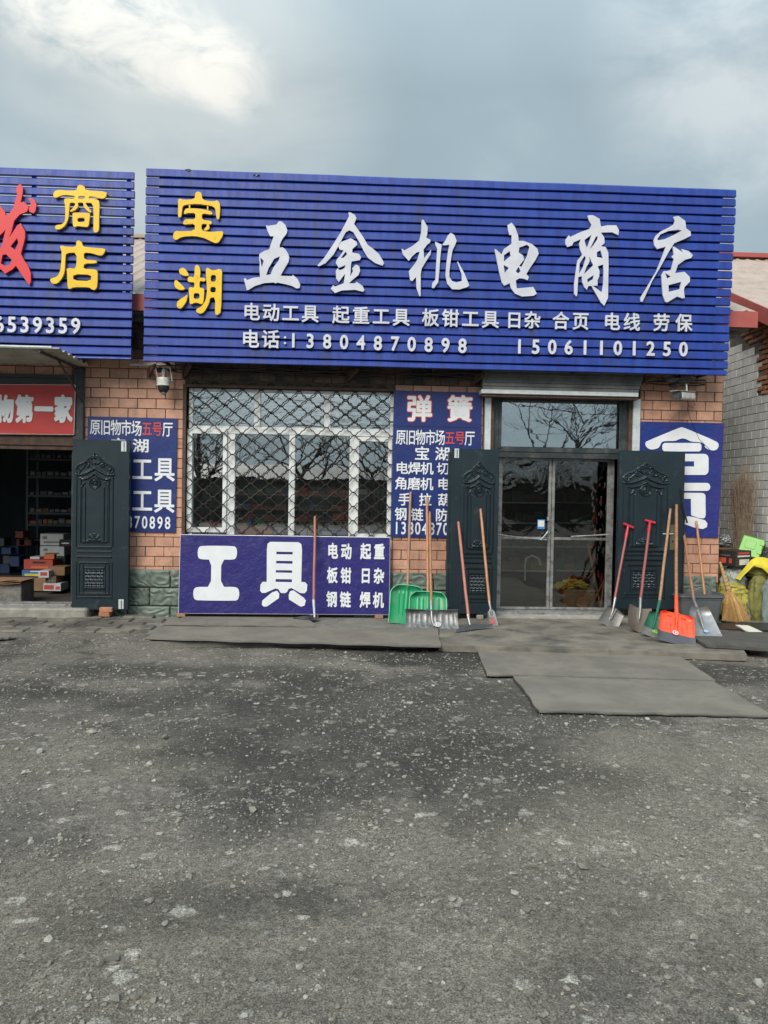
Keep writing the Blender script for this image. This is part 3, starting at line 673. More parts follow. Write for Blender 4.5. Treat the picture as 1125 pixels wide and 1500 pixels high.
for (p0, p1, t_, b2) in ((274.5,332.5,631.5,781), (518,573,638,787)):        # opening sashes, proud of the frame
    x0, x1, z0, z1 = wx(p0), wx(p1), wz(b2), wz(t_); z0 = max(z0, zb_+.006)
    w = .06
    m_ = MB()
    m_.box(x0, x0+w, .028, .047, z0, z1); m_.box(x1-w*.8, x1, .028, .047, z0, z1); m_.box(x0+w, x1-w*.8, .028, .047, z1-w*.9, z1); m_.box(x0+w, x1-w*.8, .028, .047, z0, z0+w)
    m_.build('sash', M['upvc'], winp)
def pane(x0, x1, z0, z1, mt, y_=.085):
    m_ = MB(); m_.box(x0, x1, y_, y_+.005, z0, z1); return m_.build('pane', mt, winp)
tx = [xa+.055, wx(372.4, 600), wx(382, 600), wx(475, 600), wx(484.8, 600), xb-.045]
for i in (0, 2, 4): pane(tx[i], tx[i+1], zm1, zt_-.035, M['glass_film'])
bx = [xa+.055, wx(332.5), wx(344.5), wx(423), wx(432.3), wx(511.5), wx(520), xb-.045]
for i in (0, 2, 4, 6): pane(bx[i], bx[i+1], zb_+.045, zm0, M['glass'])
# security grille: wavy rods touching at short flats
gr = thing('security_grille', (WX0, .0, WZ0), 'black wavy iron grille bolted over the white window', 'grille')
m_ = MB(); g0, g1 = -.006, .018
m_.box(WX0-.028, WX0+.012, g0-.012, g1, WZ0-.01, WZ1+.03); m_.box(WX0+.012, WX1-.01, g0-.012, g1, WZ1, WZ1+.03)
m_.build('grille_frame', M['rust'], gr)
A_, PER = .0438, .229
nrod = int((WZ1-WZ0)/(2*A_))+1
for k in range(nrod):
    z0 = WZ0+.012+k*2*A_+A_*.4; sgn = 1 if k % 2 else -1; pts = []
    x_ = WX0+.012
    while x_ < WX1-.004:
        ph = ((x_-WX0)/PER) % 1.0; up_ = ph < .5; t_ = (ph*2) % 1.0          # flat, ogee climb, flat, ogee fall
        t_ = max(0, min(1, (t_-.09)/.82)); s_ = -1+2*t_-.165*math.sin(4*math.pi*t_)
        if not up_: s_ = -s_
        pts.append((x_, .004+random.uniform(-.0012, .0012), z0+sgn*A_*.93*s_+random.uniform(-.0012, .0012))); x_ += PER/20
    m_ = MB(); m_.tube(pts, .0062, 5); m_.build('wavy_rod', M['iron'], gr)
# ------------------------------------------------------------------ main door
dr = thing('steel_door_frame', (0, 0, 0), 'x', 'x'); bpy.data.objects.remove(dr)
fm = MB()
fm.box(DX0, 1.86, .03, .16, .10, DZ1); fm.box(3.43, DX1, .03, .16, .10, DZ1)
fm.box(1.86, 3.43, .05, .14, W(820, 663, .05).z, W(820, 656, .05).z); fm.box(1.86, 3.43, .05, .14, DZ1-.06, DZ1)
frame = fm.build('door_frame', M['dframe'], bld, bevel=.004)
m_ = MB(); m_.box(1.86, 3.43, .06, .20, W(820, 671, .06).z, W(820, 663, .06).z-.002); m_.build('lintel', M['dframe'], frame)
m_ = MB()
for a, b in ((1.862, 1.90), (3.39, 3.428)): m_.box(a, b, .035, .048, 2.17, DZ1-.062)
m_.build('moulding', M['dframe'], frame)
m_ = MB(); m_.box(1.90, 3.39, .09, .096, W(820, 655.5, .09).z, DZ1-.062); m_.build('transom_pane', M['glass_transom'], frame)
m_ = MB()
for px in (749, 779, 812, 846, 878):                                         # scroll bars behind the transom
    x_ = W(px, 620, .16).x; m_.tube([(x_, .16, 2.18), (x_, .16, DZ1-.05)], .007, 6)
m_.tube([(1.88, .16, 2.44), (3.41, .16, 2.44)], .006, 6)
for px, py in ((755, 620), (785, 618), (818, 618), (749, 627)):
    q = W(px, py, .16); m_.lathe((q.x, .155, q.z), [(.001, 0), (.034, .001), (.034, .009), (.001, .01)], 14, Vector((0, 1, 0)))
m_.build('transom_bar', M['dframe'], frame)
# galvanised posts either side
for nm, a, b, zb in (('l', 1.675, 1.752, .06), ('r', 3.535, 3.628, .06)):
    m_ = MB(); m_.box(a, b, -.045, .029, zb, DZ1-.012); o = m_.build('galvanised_post', M['galv'], bld, bevel=.006)
for a, b in ((1.752, 1.79), (3.49, 3.535)): m_ = MB(); m_.box(a, b, -.02, .029, .06, DZ1-.01); m_.build('guide_rail', M['rust'], bld)
# inner aluminium double door
Yd = .19
dz0, dz1 = .13, W(820, 671, Yd).z-.004
def aldoor(x0, x1, hinge_w, name_label, meet_left):
    m_ = MB(); zr = W(820, 789, Yd).z
    w0, w1 = (hinge_w, .038) if not meet_left else (.038, hinge_w)
    m_.box(x0, x0+w0, Yd, Yd+.04, dz0, dz1); m_.box(x1-w1, x1, Yd, Yd+.04, dz0, dz1)
    m_.box(x0+w0, x1-w1, Yd, Yd+.04, dz1-.032, dz1); m_.box(x0+w0, x1-w1, Yd, Yd+.04, dz0, dz0+.03); m_.box(x0+w0, x1-w1, Yd, Yd+.04, zr-.016, zr+.016)
    d = m_.build('glass_door', M['alu'], bld, bevel=.003)
    for a, b in ((dz0+.03, zr-.016), (zr+.016, dz1-.032)):
        p_ = MB(); p_.box(x0+w0, x1-w1, Yd+.018, Yd+.023, a, b); p_.build('pane', M['glass_door'], d)
    return d, zr
xm = W(807, 780, Yd).x
dl, zr = aldoor(W(729, 780, Yd).x, xm-.003, .05, '', False)
drr, zr = aldoor(xm+.003, W(898, 780, Yd).x, .085, '', True)
# push bars with wrapped wire
m_ = MB(); a, b = W(729, 783, Yd-.06), W(801, 791, Yd-.03); m_.tube([a, (a+b)/2+Vector((0, 0, -.006)), b], .008, 8); m_.build('push_bar', M['alu'], dl)
m_ = MB(); a, b = W(836, 786, Yd-.03), W(893, 783, Yd-.06); m_.tube([a, b], .009, 8); m_.build('push_bar', M['alu'], drr)
m_ = MB(); a, b, c = W(792, 791, Yd-.04), W(798, 785, Yd-.05), W(803, 778, Yd-.03); m_.tube([a, b, c], [.010, .013, .009], 6)
a = W(803, 757, Yd-.012); m_.tube([a, a+Vector((.003, 0, -.05))], .016, 6); m_.build('tape_wrap', M['foil'], dl)
# sticker, its code left blank
m_ = MB(); a, b = W(787.5, 761, Yd+.01), W(798, 775, Yd+.01); m_.box(a.x, b.x, Yd+.0135, Yd+.0165, b.z, a.z); stk = m_.build('sticker', M['sticker_blue'], dl)
m_ = MB(); m_.box(a.x+.009, b.x-.009, Yd+.0115, Yd+.0133, b.z+.03, a.z-.012); m_.build('sticker_panel', M['sticker'], stk)
m_ = MB(); m_.box(1.79, 3.49, .0, .19, .10, .127); m_.box(1.79, 3.49, -.02, .0, .065, .115); m_.build('threshold', M['alu'], bld, bevel=.004)
m_ = MB()
def thf(u, v): return Vector((1.72+1.85*u, -.02-.10*v+noise.noise(Vector((u*14, v*2, 0)))*.02, .10-.035*v+noise.noise(Vector((u*20, v*3, 4)))*.008))
m_.shell(thf, 50, 4, -.04, Vector((0, 0, 1))); m_.build('mortar_sill', M['pale_conc'], bld)
# roller shutter housing
sh = MB(); x0, x1 = W(708, 560, -.22).x, W(942, 560, -.22).x
zz1, zz0 = W(820, 546, -.22).z+.05, W(820, 572, -.22).z
prof = []; 
for i in range(7):
    z_ = zz1-(zz1-zz0)*i/6; prof += [(-.235+.018*i*.4, z_), (-.222+.018*i*.4, z_-.008)]
for i in range(len(prof)-1):
    (ya, za), (yb, zb) = prof[i], prof[i+1]
    k0, k1 = max(0, i-5)*.006, max(0, i-4)*.006
    sh.add([(x0+.0, ya, za), (x1-k0, ya, za), (x1-k1, yb, zb), (x0, yb, zb)], [(0, 1, 2, 3)])
    sh.add([(x1-k0, ya, za), (x1-k0, -.01, za), (x1-k1, -.01, zb), (x1-k1, yb, zb)], [(0, 1, 2, 3)])
    sh.add([(x0, ya, za), (x0, -.01, za), (x0, -.01, zb), (x0, yb, zb)], [(0, 1, 2, 3)])
sb_ = sh.build('shutter_box', M['shutter'], bld)
m_ = MB(); m_.box(x0-.02, x1-.05, -.215, -.012, zz0-.055, zz0-.004); m_.build('bottom_rail', M['galv'], sb_, bevel=.004)
m_ = MB(); m_.box(x0, x1-.04, -.19, -.03, zz0-.085, zz0-.058); m_.build('guide', M['rust'], sb_)
# ------------------------------------------------------------------ left shop front
m_ = MB(); a = W(109, 600, 0).x; b = W(124, 600, 0).x
m_.box(a, b, -.05, .03, 2.0, 3.02); m_.box(a-.04, a-.002, .03, .10, .16, 2.15)
jm = m_.build('shop_door_frame', M['dframe'], bld, bevel=.005)
m_ = MB(); m_.box(b, -3.2, -.02, .028, .15, 3.0); m_.build('door_jamb', M['plaster'], bld)
m_ = MB(); m_.box(-8, a, -.03, .09, W(50, 652, 0).z, W(50, 637, 0).z); m_.box(-8, a, -.01, .09, W(50, 646, 0).z-.02-.08, W(50, 652, 0).z-.002); m_.build('lintel', M['rust'], bld)
m_ = MB(); m_.box(-8, a-.002, -.06, .10, W(50, 556, 0).z+.015, W(50, 549, 0).z); m_.box(-8, a-.004, -.045, .10, W(50, 563, 0).z, W(50, 556, 0).z+.012); m_.build('track_beam', M['blackp'], bld)
m_ = MB(); m_.box(-8, a-.002, .03, .08, W(50, 640, 0).z, W(50, 560, 0).z); m_.build('header_panel', M['dframe'], bld)
m_ = MB(); m_.box(-8, a+.02, -.16, -.02, .156, .166); m_.box(-8, a+.02, -.12, -.08, .167, .185); m_.box(-8, a+.02, -.04, .02, .167, .195); m_.build('threshold', M['alu'], bld)
# ------------------------------------------------------------------ neighbouring hall across the alley
nb = thing('neighbour_building', (5.87, 0, 0), 'pale tiled side wall and brick gable of the hall across the alley', 'building')
vy = lambda y_: 4.529+.473*(y_-1.552)-.06      # underside of the verge
NX = 5.87
m_ = MB()
pts = [(-.6, 0), (8, 0), (8, vy(4.9)), (4.98, vy(4.98)), (-.6, vy(-.6))]
m_.add([(NX+.012, p[0], p[1]) for p in pts]+[(NX+.3, p[0], p[1]) for p in pts], [(0,1,2,3,4), (9,8,7,6,5)]+[(i, (i+1) % 5, (i+1) % 5+5, i+5) for i in range(5)])
m_.build('wall', M['plaster'], nb)
def tile_top(y_):           # upper edge of the tiled part falls towards the street
    return 3.709+.438*(y_-1.346)
tn = 0; nf = MB(); nwid, nht = .245, .122
r_ = 0; z_ = nht/2+.02; _wm = None
while z_ < 4.2:
    c_ = -.35+(r_ % 2)*nwid/2
    while c_ < 6:
        if z_+nht/2 < tile_top(c_) and not (3.08 < z_ < 3.9 and c_ < 1.28+.05*math.sin(z_*19)):
            px, py = Pj((NX, c_, z_))
            if 1046 < px < 1140 and py < 905 and tn < 297:
                if _wm is None:
                    q = MB(); q.box(0, .02, -nwid/2+.005, nwid/2-.005, -nht/2+.0045, nht/2-.0045); o = q.build('tile', M['wtile'], bevel=.002); _wm = o.data; bpy.data.objects.remove(o)
                inst(_wm, 'tile', nb, (NX+random.uniform(-.002, .001), c_, z_)); tn += 1
            else: nf.box(NX, NX+.02, c_-nwid/2+.005, c_+nwid/2-.005, z_-nht/2+.0045, z_+nht/2-.0045)
        c_ += nwid
    z_ += nht; r_ += 1
print('NTILES', tn)
nf.build('tile_field', M['wtile'], nb, kind='stuff')
r_ = 0; z_ = 2.0; bmesh_ = []
for k in range(5):
    q = MB(); q.box(0, .09, -.11, .11, -.028, .028)
    q.v = [(v[0]+random.uniform(-.008, .012), v[1]+random.uniform(-.012, .012), v[2]+random.uniform(-.006, .006)) for v in q.v]
    o = q.build('brick', M['brick'], bevel=.006); bmesh_.append(o.data); bpy.data.objects.remove(o)
nbk = 0
while z_ < 5.6:
    c_ = -.5+(r_ % 2)*.125
    while c_ < 5:
        rub = c_ < 1.28+.05*math.sin(z_*19) and 3.08 < z_ < 3.9
        if (z_ > tile_top(c_)+.12 or rub) and z_ < vy(c_)-.01 and not (rub and z_ < 2.0):
            px, py = Pj((NX, c_, z_))
            if px < 1150 and px > 1060 and nbk < 290:
                inst(random.choice(bmesh_), 'brick', nb, (NX-.008+random.uniform(-.010, .006), c_+random.uniform(-.01, .01), z_+random.uniform(-.006, .006)), rot=(random.uniform(-.04, .04), 0, random.uniform(-.05, .05))); nbk += 1
        c_ += .25
    z_ += .073; r_ += 1
print('NBRICK', nbk)
# roof of that hall
sl = Vector((0, 1, .47)).normalized()
def vz(y_): return 4.529+.473*(y_-1.552)
corrugated(5.60, 14, -1.2, vz(-1.2)+.03, 4.98, vz(4.98)+.03).build('roof', M['roof'], nb)
m_ = MB(); pr = [(5.60, 5.625)]
def sloped(x0, x1, ya, yb, dz0, dz1):
    q = MB(); q.add([(x0, ya, vz(ya)+dz0), (x1, ya, vz(ya)+dz0), (x1, yb, vz(yb)+dz0), (x0, yb, vz(yb)+dz0), (x0, ya, vz(ya)+dz1), (x1, ya, vz(ya)+dz1), (x1, yb, vz(yb)+dz1), (x0, yb, vz(yb)+dz1)], [(0,3,2,1),(4,5,6,7),(0,1,5,4),(1,2,6,5),(2,3,7,6),(3,0,4,7)]); return q
sloped(5.57, 5.597, -1.2, 4.98, -.165, .055).build('verge_trim', M['fascia'], nb)
sloped(5.60, 5.855, -1.2, 4.98, -.03, .005).build('soffit', M['fascia'], nb)
m_ = MB(); m_.box(5.57, 14, 4.86, 5.12, vz(4.98)+.04, vz(4.98)+.12); m_.build('ridge_cap', M['fascia'], nb)
# ------------------------------------------------------------------ slatted signs
SY = -.40
def slat_sign(label, x0t, x0b, x1t, x1b, zt, zb, n, seed, fill=.865):
    t = thing('shop_sign', ((x0t+x1t)/2, SY, zb), label, 'shop sign', 'blue slatted signs over the shops')
    per = (zt-zb)/n; random.seed(seed)
    for i in range(math.ceil(n)):
        za = zt-i*per; zc = max(za-per*fill, zb)
        if za-zc < .015: continue
        k = (zt-(za+zc)/2)/(zt-zb); x0 = x0t+(x0b-x0t)*k+random.uniform(-.006, .006); x1 = x1t+(x1b-x1t)*k+random.uniform(-.006, .006)
        mb = MB(); nx = 60; sd_ = random.random()*40
        prof = [(.030, zc), (-.012, zc), (-.016, zc+.005), (-.013, za-.017), (.002, za-.001), (.030, za)]
        for j in range(nx):
            xa, xb_ = x0+(x1-x0)*j/nx, x0+(x1-x0)*(j+1)/nx
            def off(x_): return (noise.noise(Vector((x_*2.4, sd_, 0)))*.006, noise.noise(Vector((x_*.9, sd_, 5)))*.0035)
            (ya, oa), (yb, ob) = off(xa), off(xb_)
            vs = [(xa, SY+p[0]+ya, p[1]+oa) for p in prof]+[(xb_, SY+p[0]+yb, p[1]+ob) for p in prof]
            m_ = len(prof); fs = [(q, (q+1) % m_, (q+1) % m_+m_, q+m_) for q in range(m_)]
            if j == 0: fs.append(tuple(range(m_))[::-1])
            if j == nx-1: fs.append(tuple(range(m_, 2*m_)))
            mb.add(vs, fs)
        mb.build('slat', M['blue'], t)
    return t
mt_, mb_ = W(215, 247, SY), W(211, 527, SY); mr_, mbr = W(1078, 277, SY), W(1065, 551, SY)
ztop, zbot = 5.288, 3.066
sgn = slat_sign('long blue slatted sign with white brush lettering over the middle shop', -2.383, -2.40, 4.585, 4.53, ztop, zbot, 20.6, 3)
def backing(t, x0t, x0b, x1t, x1b, z0, z1):
    m_ = MB(); y0, y1 = SY+.045, SY+.055
    m_.add([(x0b, y0, z0), (x1b, y0, z0), (x1t, y0, z1), (x0t, y0, z1), (x0b, y1, z0), (x1b, y1, z0), (x1t, y1, z1), (x0t, y1, z1)], [(0,1,2,3),(7,6,5,4),(0,4,5,1),(1,5,6,2),(2,6,7,3),(3,7,4,0)])
    m_.build('backing_sheet', M['black'], t)
backing(sgn, -2.25, -2.25, 4.455, 4.36, zbot+.02, ztop-.01)
m_ = MB()
for x_ in (-2.18, -.6, 1.0, 2.7, 4.3):
    m_ = MB(); m_.box(x_-.02, x_+.02, SY+.056, SY+.096, zbot, ztop-.02)
    m_.box(x_-.015, x_+.015, SY+.090, .0, 3.40, 3.44); m_.box(x_-.015, x_+.015, SY+.090, .0, 3.07, 3.10)
    if -2 < x_ < 4: m_.tube([(x_, SY+.09, ztop-.1), (x_, .6, 4.32)], .018, 6)
    m_.build('support_post', M['iron'], sgn)
lsg = slat_sign('blue slatted sign at the left edge with a red brush character and two yellow ones', -8.0, -8.0, -2.522, -2.541, 5.238, 3.078, 20.3, 4, .82)
backing(lsg, -8, -8, -2.66, -2.66, 3.09, W(100, 327, SY).z)
m_ = MB()
for px in (46, 186):
    x_ = W(px, 300, SY).x; m_ = MB(); m_.box(x_-.022, x_+.022, SY+.056, SY+.096, 3.09, 5.2); m_.box(x_-.015, x_+.015, SY+.090, .0, 3.40, 3.44); m_.build('support_post', M['blue'], lsg)
for x_ in (-7.6, -6): m_ = MB(); m_.box(x_-.022, x_+.022, SY+.056, SY+.096, 3.09, 5.2); m_.box(x_-.015, x_+.015, SY+.090, .0, 3.40, 3.44); m_.build('support_post', M['blue'], lsg)
# traced brush characters (outlines read off the photograph, then laid on the sign as cut plates)
LY = SY-.026
A3 = ((350, 300), 5.114)
traced([[(203,158),(222,162),(283,152),(300,128),(322,130),(348,155),(364,195),(358,220),(325,262),(308,300),(306,326),(325,322),(348,336),(372,375),(378,400),(372,432),(340,485),(312,535),(352,537),(400,538),(405,528),(440,560),(460,600),(456,626),(432,630),(400,612),(350,598),(290,586),(275,592),(262,585),(190,590),(120,612),(70,643),(60,642),(52,610),(38,560),(50,552),(62,568),(110,550),(160,545),(155,480),(158,440),(152,400),(155,372),(190,350),(228,338),(240,300),(262,240),(235,240),(215,200)],
        [(265,408),(308,390),(300,420),(262,470),(238,525),(205,530),(222,480)], [(162,398),(188,425),(172,470),(165,430)]], *A3, LY, .022, M['white_letter'], sgn)
traced([[(820,62),(835,62),(868,80),(880,105),(862,148),(885,180),(930,245),(965,305),(1000,330),(1050,375),(1088,440),(1075,460),(1020,440),(965,400),(935,350),(900,280),(855,208),(825,195),(800,210),(765,275),(710,375),(650,440),(600,464),(588,458),(640,400),(700,310),(760,215),(805,130),(825,90)]], *A3, LY, .022, M['white_letter'], sgn)
traced([[(745,315),(765,283),(838,255),(880,280),(886,303),(850,335),(848,362),(900,372),(915,397),(905,418),(845,428),(840,445),(834,540),(855,500),(848,480),(875,452),(900,462),(908,495),(895,530),(845,570),(825,592),(870,592),(880,580),(925,610),(940,640),(930,655),(870,640),(770,645),(720,664),(688,632),(705,606),(722,615),(785,592),(795,520),(748,582),(728,555),(725,500),(740,478),(755,495),(790,480),(800,455),(748,475),(725,440),(735,410),(755,390),(785,345),(755,340)], [(762,403),(800,354),(810,375),(785,400)]], *A3, LY, .022, M['white_letter'], sgn)
A4 = ((570, 300), 4.891)
traced([[(232,112),(245,112),(275,165),(272,215),(265,240),(295,255),(292,275),(270,290),(245,325),(250,385),(300,325),(295,360),(262,410),(232,460),(225,500),(225,655),(215,658),(195,600),(192,520),(165,550),(150,545),(140,480),(180,430),(200,400),(218,340),(195,345),(165,372),(140,405),(115,378),(98,360),(88,318),(110,330),(165,300),(215,260),(228,200)],
        [(328,268),(350,278),(375,290),(365,380),(358,480),(350,560),(320,600),(305,598),(308,562),(330,540),(335,440),(343,320),(330,292)],
        [(379,292),(400,262),(418,225),(440,205),(465,220),(482,262),(472,290),(452,330),(440,400),(430,480),(430,520),(450,550),(480,560),(520,548),(518,500),(485,412),(492,412),(540,500),(572,580),(560,592),(500,610),(450,608),(415,570),(402,510),(408,430),(420,340),(430,290),(400,294)]], *A4, LY, .022, M['white_letter'], sgn)
traced([[(846,150),(875,132),(900,165),(922,225),(925,262),(960,262),(1020,285),(1060,320),(1068,355),(1045,400),(1010,450),(980,500),(998,520),(990,543),(960,532),(930,530),(905,545),(912,602),(1030,592),(1055,640),(1030,655),(950,660),(900,640),(870,600),(862,565),(822,583),(805,560),(790,500),(775,430),(752,320),(765,325),(803,358),(820,320),(875,282),(875,220),(860,220),(850,185)],
        [(930,310),(985,290),(1003,305),(985,370),(945,450),(930,440),(950,415),(965,395),(955,365),(925,345)], [(820,365),(862,335),(868,370),(820,410)], [(818,435),(855,455),(825,490)], [(905,480),(925,447),(940,480),(920,495)]], *A4, LY, .022, M['white_letter'], sgn)
A5 = ((810, 300), 5.114)
traced([[(255,85),(280,82),(300,84),(345,110),(352,150),(355,168),(400,158),(470,158),(490,195),(485,232),(440,210),(355,212),(380,250),(383,290),(355,315),(390,320),(410,360),(412,450),(410,560),(408,700),(380,760),(355,735),(335,700),(285,614),(297,612),(362,660),(372,600),(375,500),(372,450),(330,465),(345,500),(342,540),(330,570),(330,608),(262,612),(250,640),(230,620),(215,580),(212,538),(186,545),(182,600),(178,680),(170,690),(155,670),(155,600),(168,500),(180,420),(215,378),(200,340),(192,295),(205,262),(150,285),(140,308),(105,320),(90,300),(90,265),(115,232),(125,245),(200,210),(270,185),(285,155),(265,120)],
        [(232,268),(285,228),(262,300),(250,325),(240,302)], [(272,335),(300,278),(318,242),(332,240),(328,265),(300,305)], [(325,358),(352,345),(370,405),(345,398),(325,395)], [(195,445),(232,386),(242,402),(222,470),(192,520)], [(270,388),(284,430),(298,455),(265,488),(228,522),(247,470),(270,430)], [(252,562),(300,530),(296,560),(255,584)]], *A5, LY, .022, M['white_letter'], sgn)
traced([[(895,95),(935,88),(985,125),(992,180),(1025,205),(1028,235),(980,260),(902,292),(860,360),(800,470),(740,570),(680,700),(665,730),(652,728),(650,700),(700,620),(770,500),(810,400),(840,318),(775,335),(755,310),(750,270),(765,235),(800,205),(860,175),(900,150),(908,125)], [(775,262),(800,225),(860,200),(935,190),(960,198),(900,230),(830,262),(785,270)],
        [(892,316),(905,320),(945,345),(970,365),(955,335),(1010,350),(1042,380),(1030,402),(985,415),(930,455),(910,515),(980,505),(1020,545),(1020,580),(980,620),(975,640),(982,700),(965,705),(925,690),(850,735),(835,728),(818,680),(812,600),(808,530),(825,500),(850,500),(880,490),(900,410),(882,395),(900,375)], [(860,605),(955,580),(945,635),(862,655)], [(835,515),(878,540),(850,555)]], *A5, LY, .022, M['white_letter'], sgn)
AB = ((230, 270), 7.143)
traced([[(405,100),(435,83),(470,100),(480,175),(600,190),(630,175),(660,200),(665,280),(655,370),(635,380),(622,340),(615,260),(580,235),(430,212),(300,222),(272,240),(265,300),(258,350),(232,358),(225,330),(228,200),(225,170),(245,157),(285,172),(400,165)],
        [(318,260),(440,262),(560,285),(585,310),(575,328),(475,310),(475,380),(565,392),(578,405),(572,425),(545,428),(555,460),(545,480),(510,493),(492,485),(520,455),(530,425),(470,420),(470,495),(570,508),(700,495),(690,550),(650,615),(615,625),(570,605),(500,570),(400,548),(270,555),(200,595),(172,570),(178,520),(205,495),(250,500),(400,495),(402,420),(290,430),(275,418),(290,385),(318,372),(405,378),(408,308),(330,308),(295,320),(285,310),(300,270)],
        [(338,224),(352,224),(352,258),(338,258)], [(528,236),(542,238),(541,278),(527,275)]], *AB, LY, .03, M['yellow'], sgn, smooth=1)
traced([[(245,890),(275,878),(305,895),(340,955),(330,965),(290,965),(245,945),(235,915)], [(190,1015),(210,1008),(235,1030),(300,1095),(280,1112),(230,1110),(195,1085),(185,1050)], [(322,1158),(325,1180),(310,1240),(260,1305),(230,1305),(212,1280),(215,1240),(245,1210),(290,1185)],
        [(400,870),(420,845),(450,870),(460,930),(450,985),(500,985),(515,1005),(500,1025),(450,1015),(448,1090),(485,1090),(500,1110),(490,1245),(465,1262),(430,1245),(400,1245),(360,1262),(345,1245),(345,1180),(335,1110),(345,1080),(395,1092),(398,1030),(345,1030),(325,1020),(330,980),(350,970),(395,985)], [(388,1145),(450,1145),(450,1205),(388,1205)],
        [(520,885),(540,880),(570,905),(620,905),(650,890),(685,905),(682,1000),(675,1340),(640,1375),(610,1365),(615,1190),(560,1190),(550,1250),(500,1340),(460,1362),(420,1345),(412,1315),(470,1285),(515,1220),(530,1120),(520,1000),(515,920)], [(568,955),(622,955),(620,1025),(565,1025)], [(562,1080),(620,1080),(618,1138),(562,1135)]], *AB, LY, .03, M['yellow'], sgn, smooth=1)
AL = ((0, 250), 5.625)
traced([[(645,135),(668,122),(705,140),(710,170),(890,180),(878,225),(855,240),(810,232),(745,215),(735,238),(800,242),(828,260),(822,400),(822,500),(800,518),(775,512),(778,400),(775,275),(705,270),(735,310),(762,345),(750,355),(720,335),(695,300),(695,285),(690,270),(645,270),(655,300),(630,330),(590,348),(583,338),(610,315),(625,290),(630,275),(582,268),(578,310),(572,400),(545,460),(500,492),(465,490),(460,465),(475,455),(520,450),(545,420),(545,300),(535,245),(550,235),(620,240),(630,215),(530,205),(460,235),(445,210),(455,180),(485,165),(560,172),(640,170)], [(655,216),(712,218),(705,240),(650,239)],
        [(605,358),(620,352),(735,354),(748,362),(745,400),(735,470),(700,470),(650,462),(620,472),(608,460),(605,400)], [(645,395),(705,395),(705,430),(645,430)]], *AL, LY, .03, M['yellow'], lsg, smooth=1)
traced([[(635,590),(655,580),(680,595),(690,632),(760,640),(870,648),(875,665),(850,705),(820,705),(760,685),(695,680),(700,740),(805,745),(800,770),(700,770),(692,815),(790,818),(812,835),(808,960),(790,988),(765,985),(740,965),(610,965),(585,980),(565,975),(560,840),(555,815),(580,808),(635,815),(640,680),(550,685),(545,740),(540,840),(520,890),(480,935),(440,938),(420,910),(425,895),(480,880),(505,830),(515,740),(515,660),(500,635),(515,622),(545,632),(635,635)], [(610,858),(760,862),(755,915),(610,910)]], *AL, LY, .03, M['yellow'], lsg, smooth=1)
traced([[(160,125),(180,118),(198,150),(195,190),(178,270),(205,262),(235,290),(245,310),(230,345),(170,370),(125,420),(100,520),(80,560),(105,530),(150,460),(180,440),(215,510),(215,560),(205,600),(180,690),(205,740),(240,790),(262,850),(262,920),(250,950),(200,880),(160,820),(140,790),(110,820),(50,855),(20,820),(-60,800),(-110,740),(-60,660),(15,645),(30,600),(55,490),(30,520),(0,545),(-60,560),(-120,480),(-60,380),(-5,350),(10,295),(50,345),(55,375),(80,370),(120,310),(150,200),(140,160)], [(95,630),(150,562),(160,600),(135,660)], [(30,700),(60,695),(105,740),(90,780),(50,790),(15,770)],
        [(240,238),(265,232),(295,250),(310,290),(300,340),(285,358),(250,345),(246,322),(262,290),(258,260)]], *AL, LY, .03, M['lred'], lsg)
tw = dict(Y=LY, dep=.02)
def raised(s, x0, y0, x1, y1, w, h, off, par=None): text(s, x0, y0, x1, y1, w, h, LY, .02, off, M['white_letter'], par or sgn, 'raised_character', True)
raised('电动工具', 368.7, 457, 454.5, 459.7, 26, 27, .018); raised('起重工具', 499.5, 461.3, 587.6, 464.8, 26, 27, .018)
raised('板钳工具', 630.5, 465.5, 718, 468, 26, 27, .018); raised('日杂', 752.9, 469, 779.3, 469.2, 25, 26, .018)
raised('合页', 820.9, 470, 850, 470.6, 25, 27, .018); raised('电线', 895.7, 471.4, 924.8, 472, 25, 27, .018); raised('劳保', 968.2, 472.8, 1001, 473.2, 25, 27, .018)
raised('电话', 367, 496.6, 396.8, 497, 27, 28, .018); raised(':', 418.4, 498, 418.4, 498, 24, 24, .01)
raised('13804870898', 430.5, 498.3, 677.8, 506.2, 14, 21, .026); raised('15061101250', 761.2, 507.2, 1001, 511.2, 14, 21, .026)
raised('6539359', .5, 474.5, 112.5, 477.2, 16, 23, .022, lsg)
# bits of torn plastic caught on the top slat
for px, py, lb in ((277, 249, 'scrap of torn grey plastic on the sign top, left one'), (375, 257, 'scrap of torn grey plastic on the sign top, right one')):
    q = W(px, py, SY-.01); mb = MB(); 
    for k in range(7): rock(mb, (q.x+random.uniform(-.03, .03), q.y+random.uniform(-.01, .01), q.z+random.uniform(-.012, .012)), random.uniform(.012, .024), 0, .5)
    o = mb.build('plastic_scrap', M['steel_dull']); o['label'] = lb; o['category'] = 'scrap'; o['group'] = 'scraps caught on the sign'
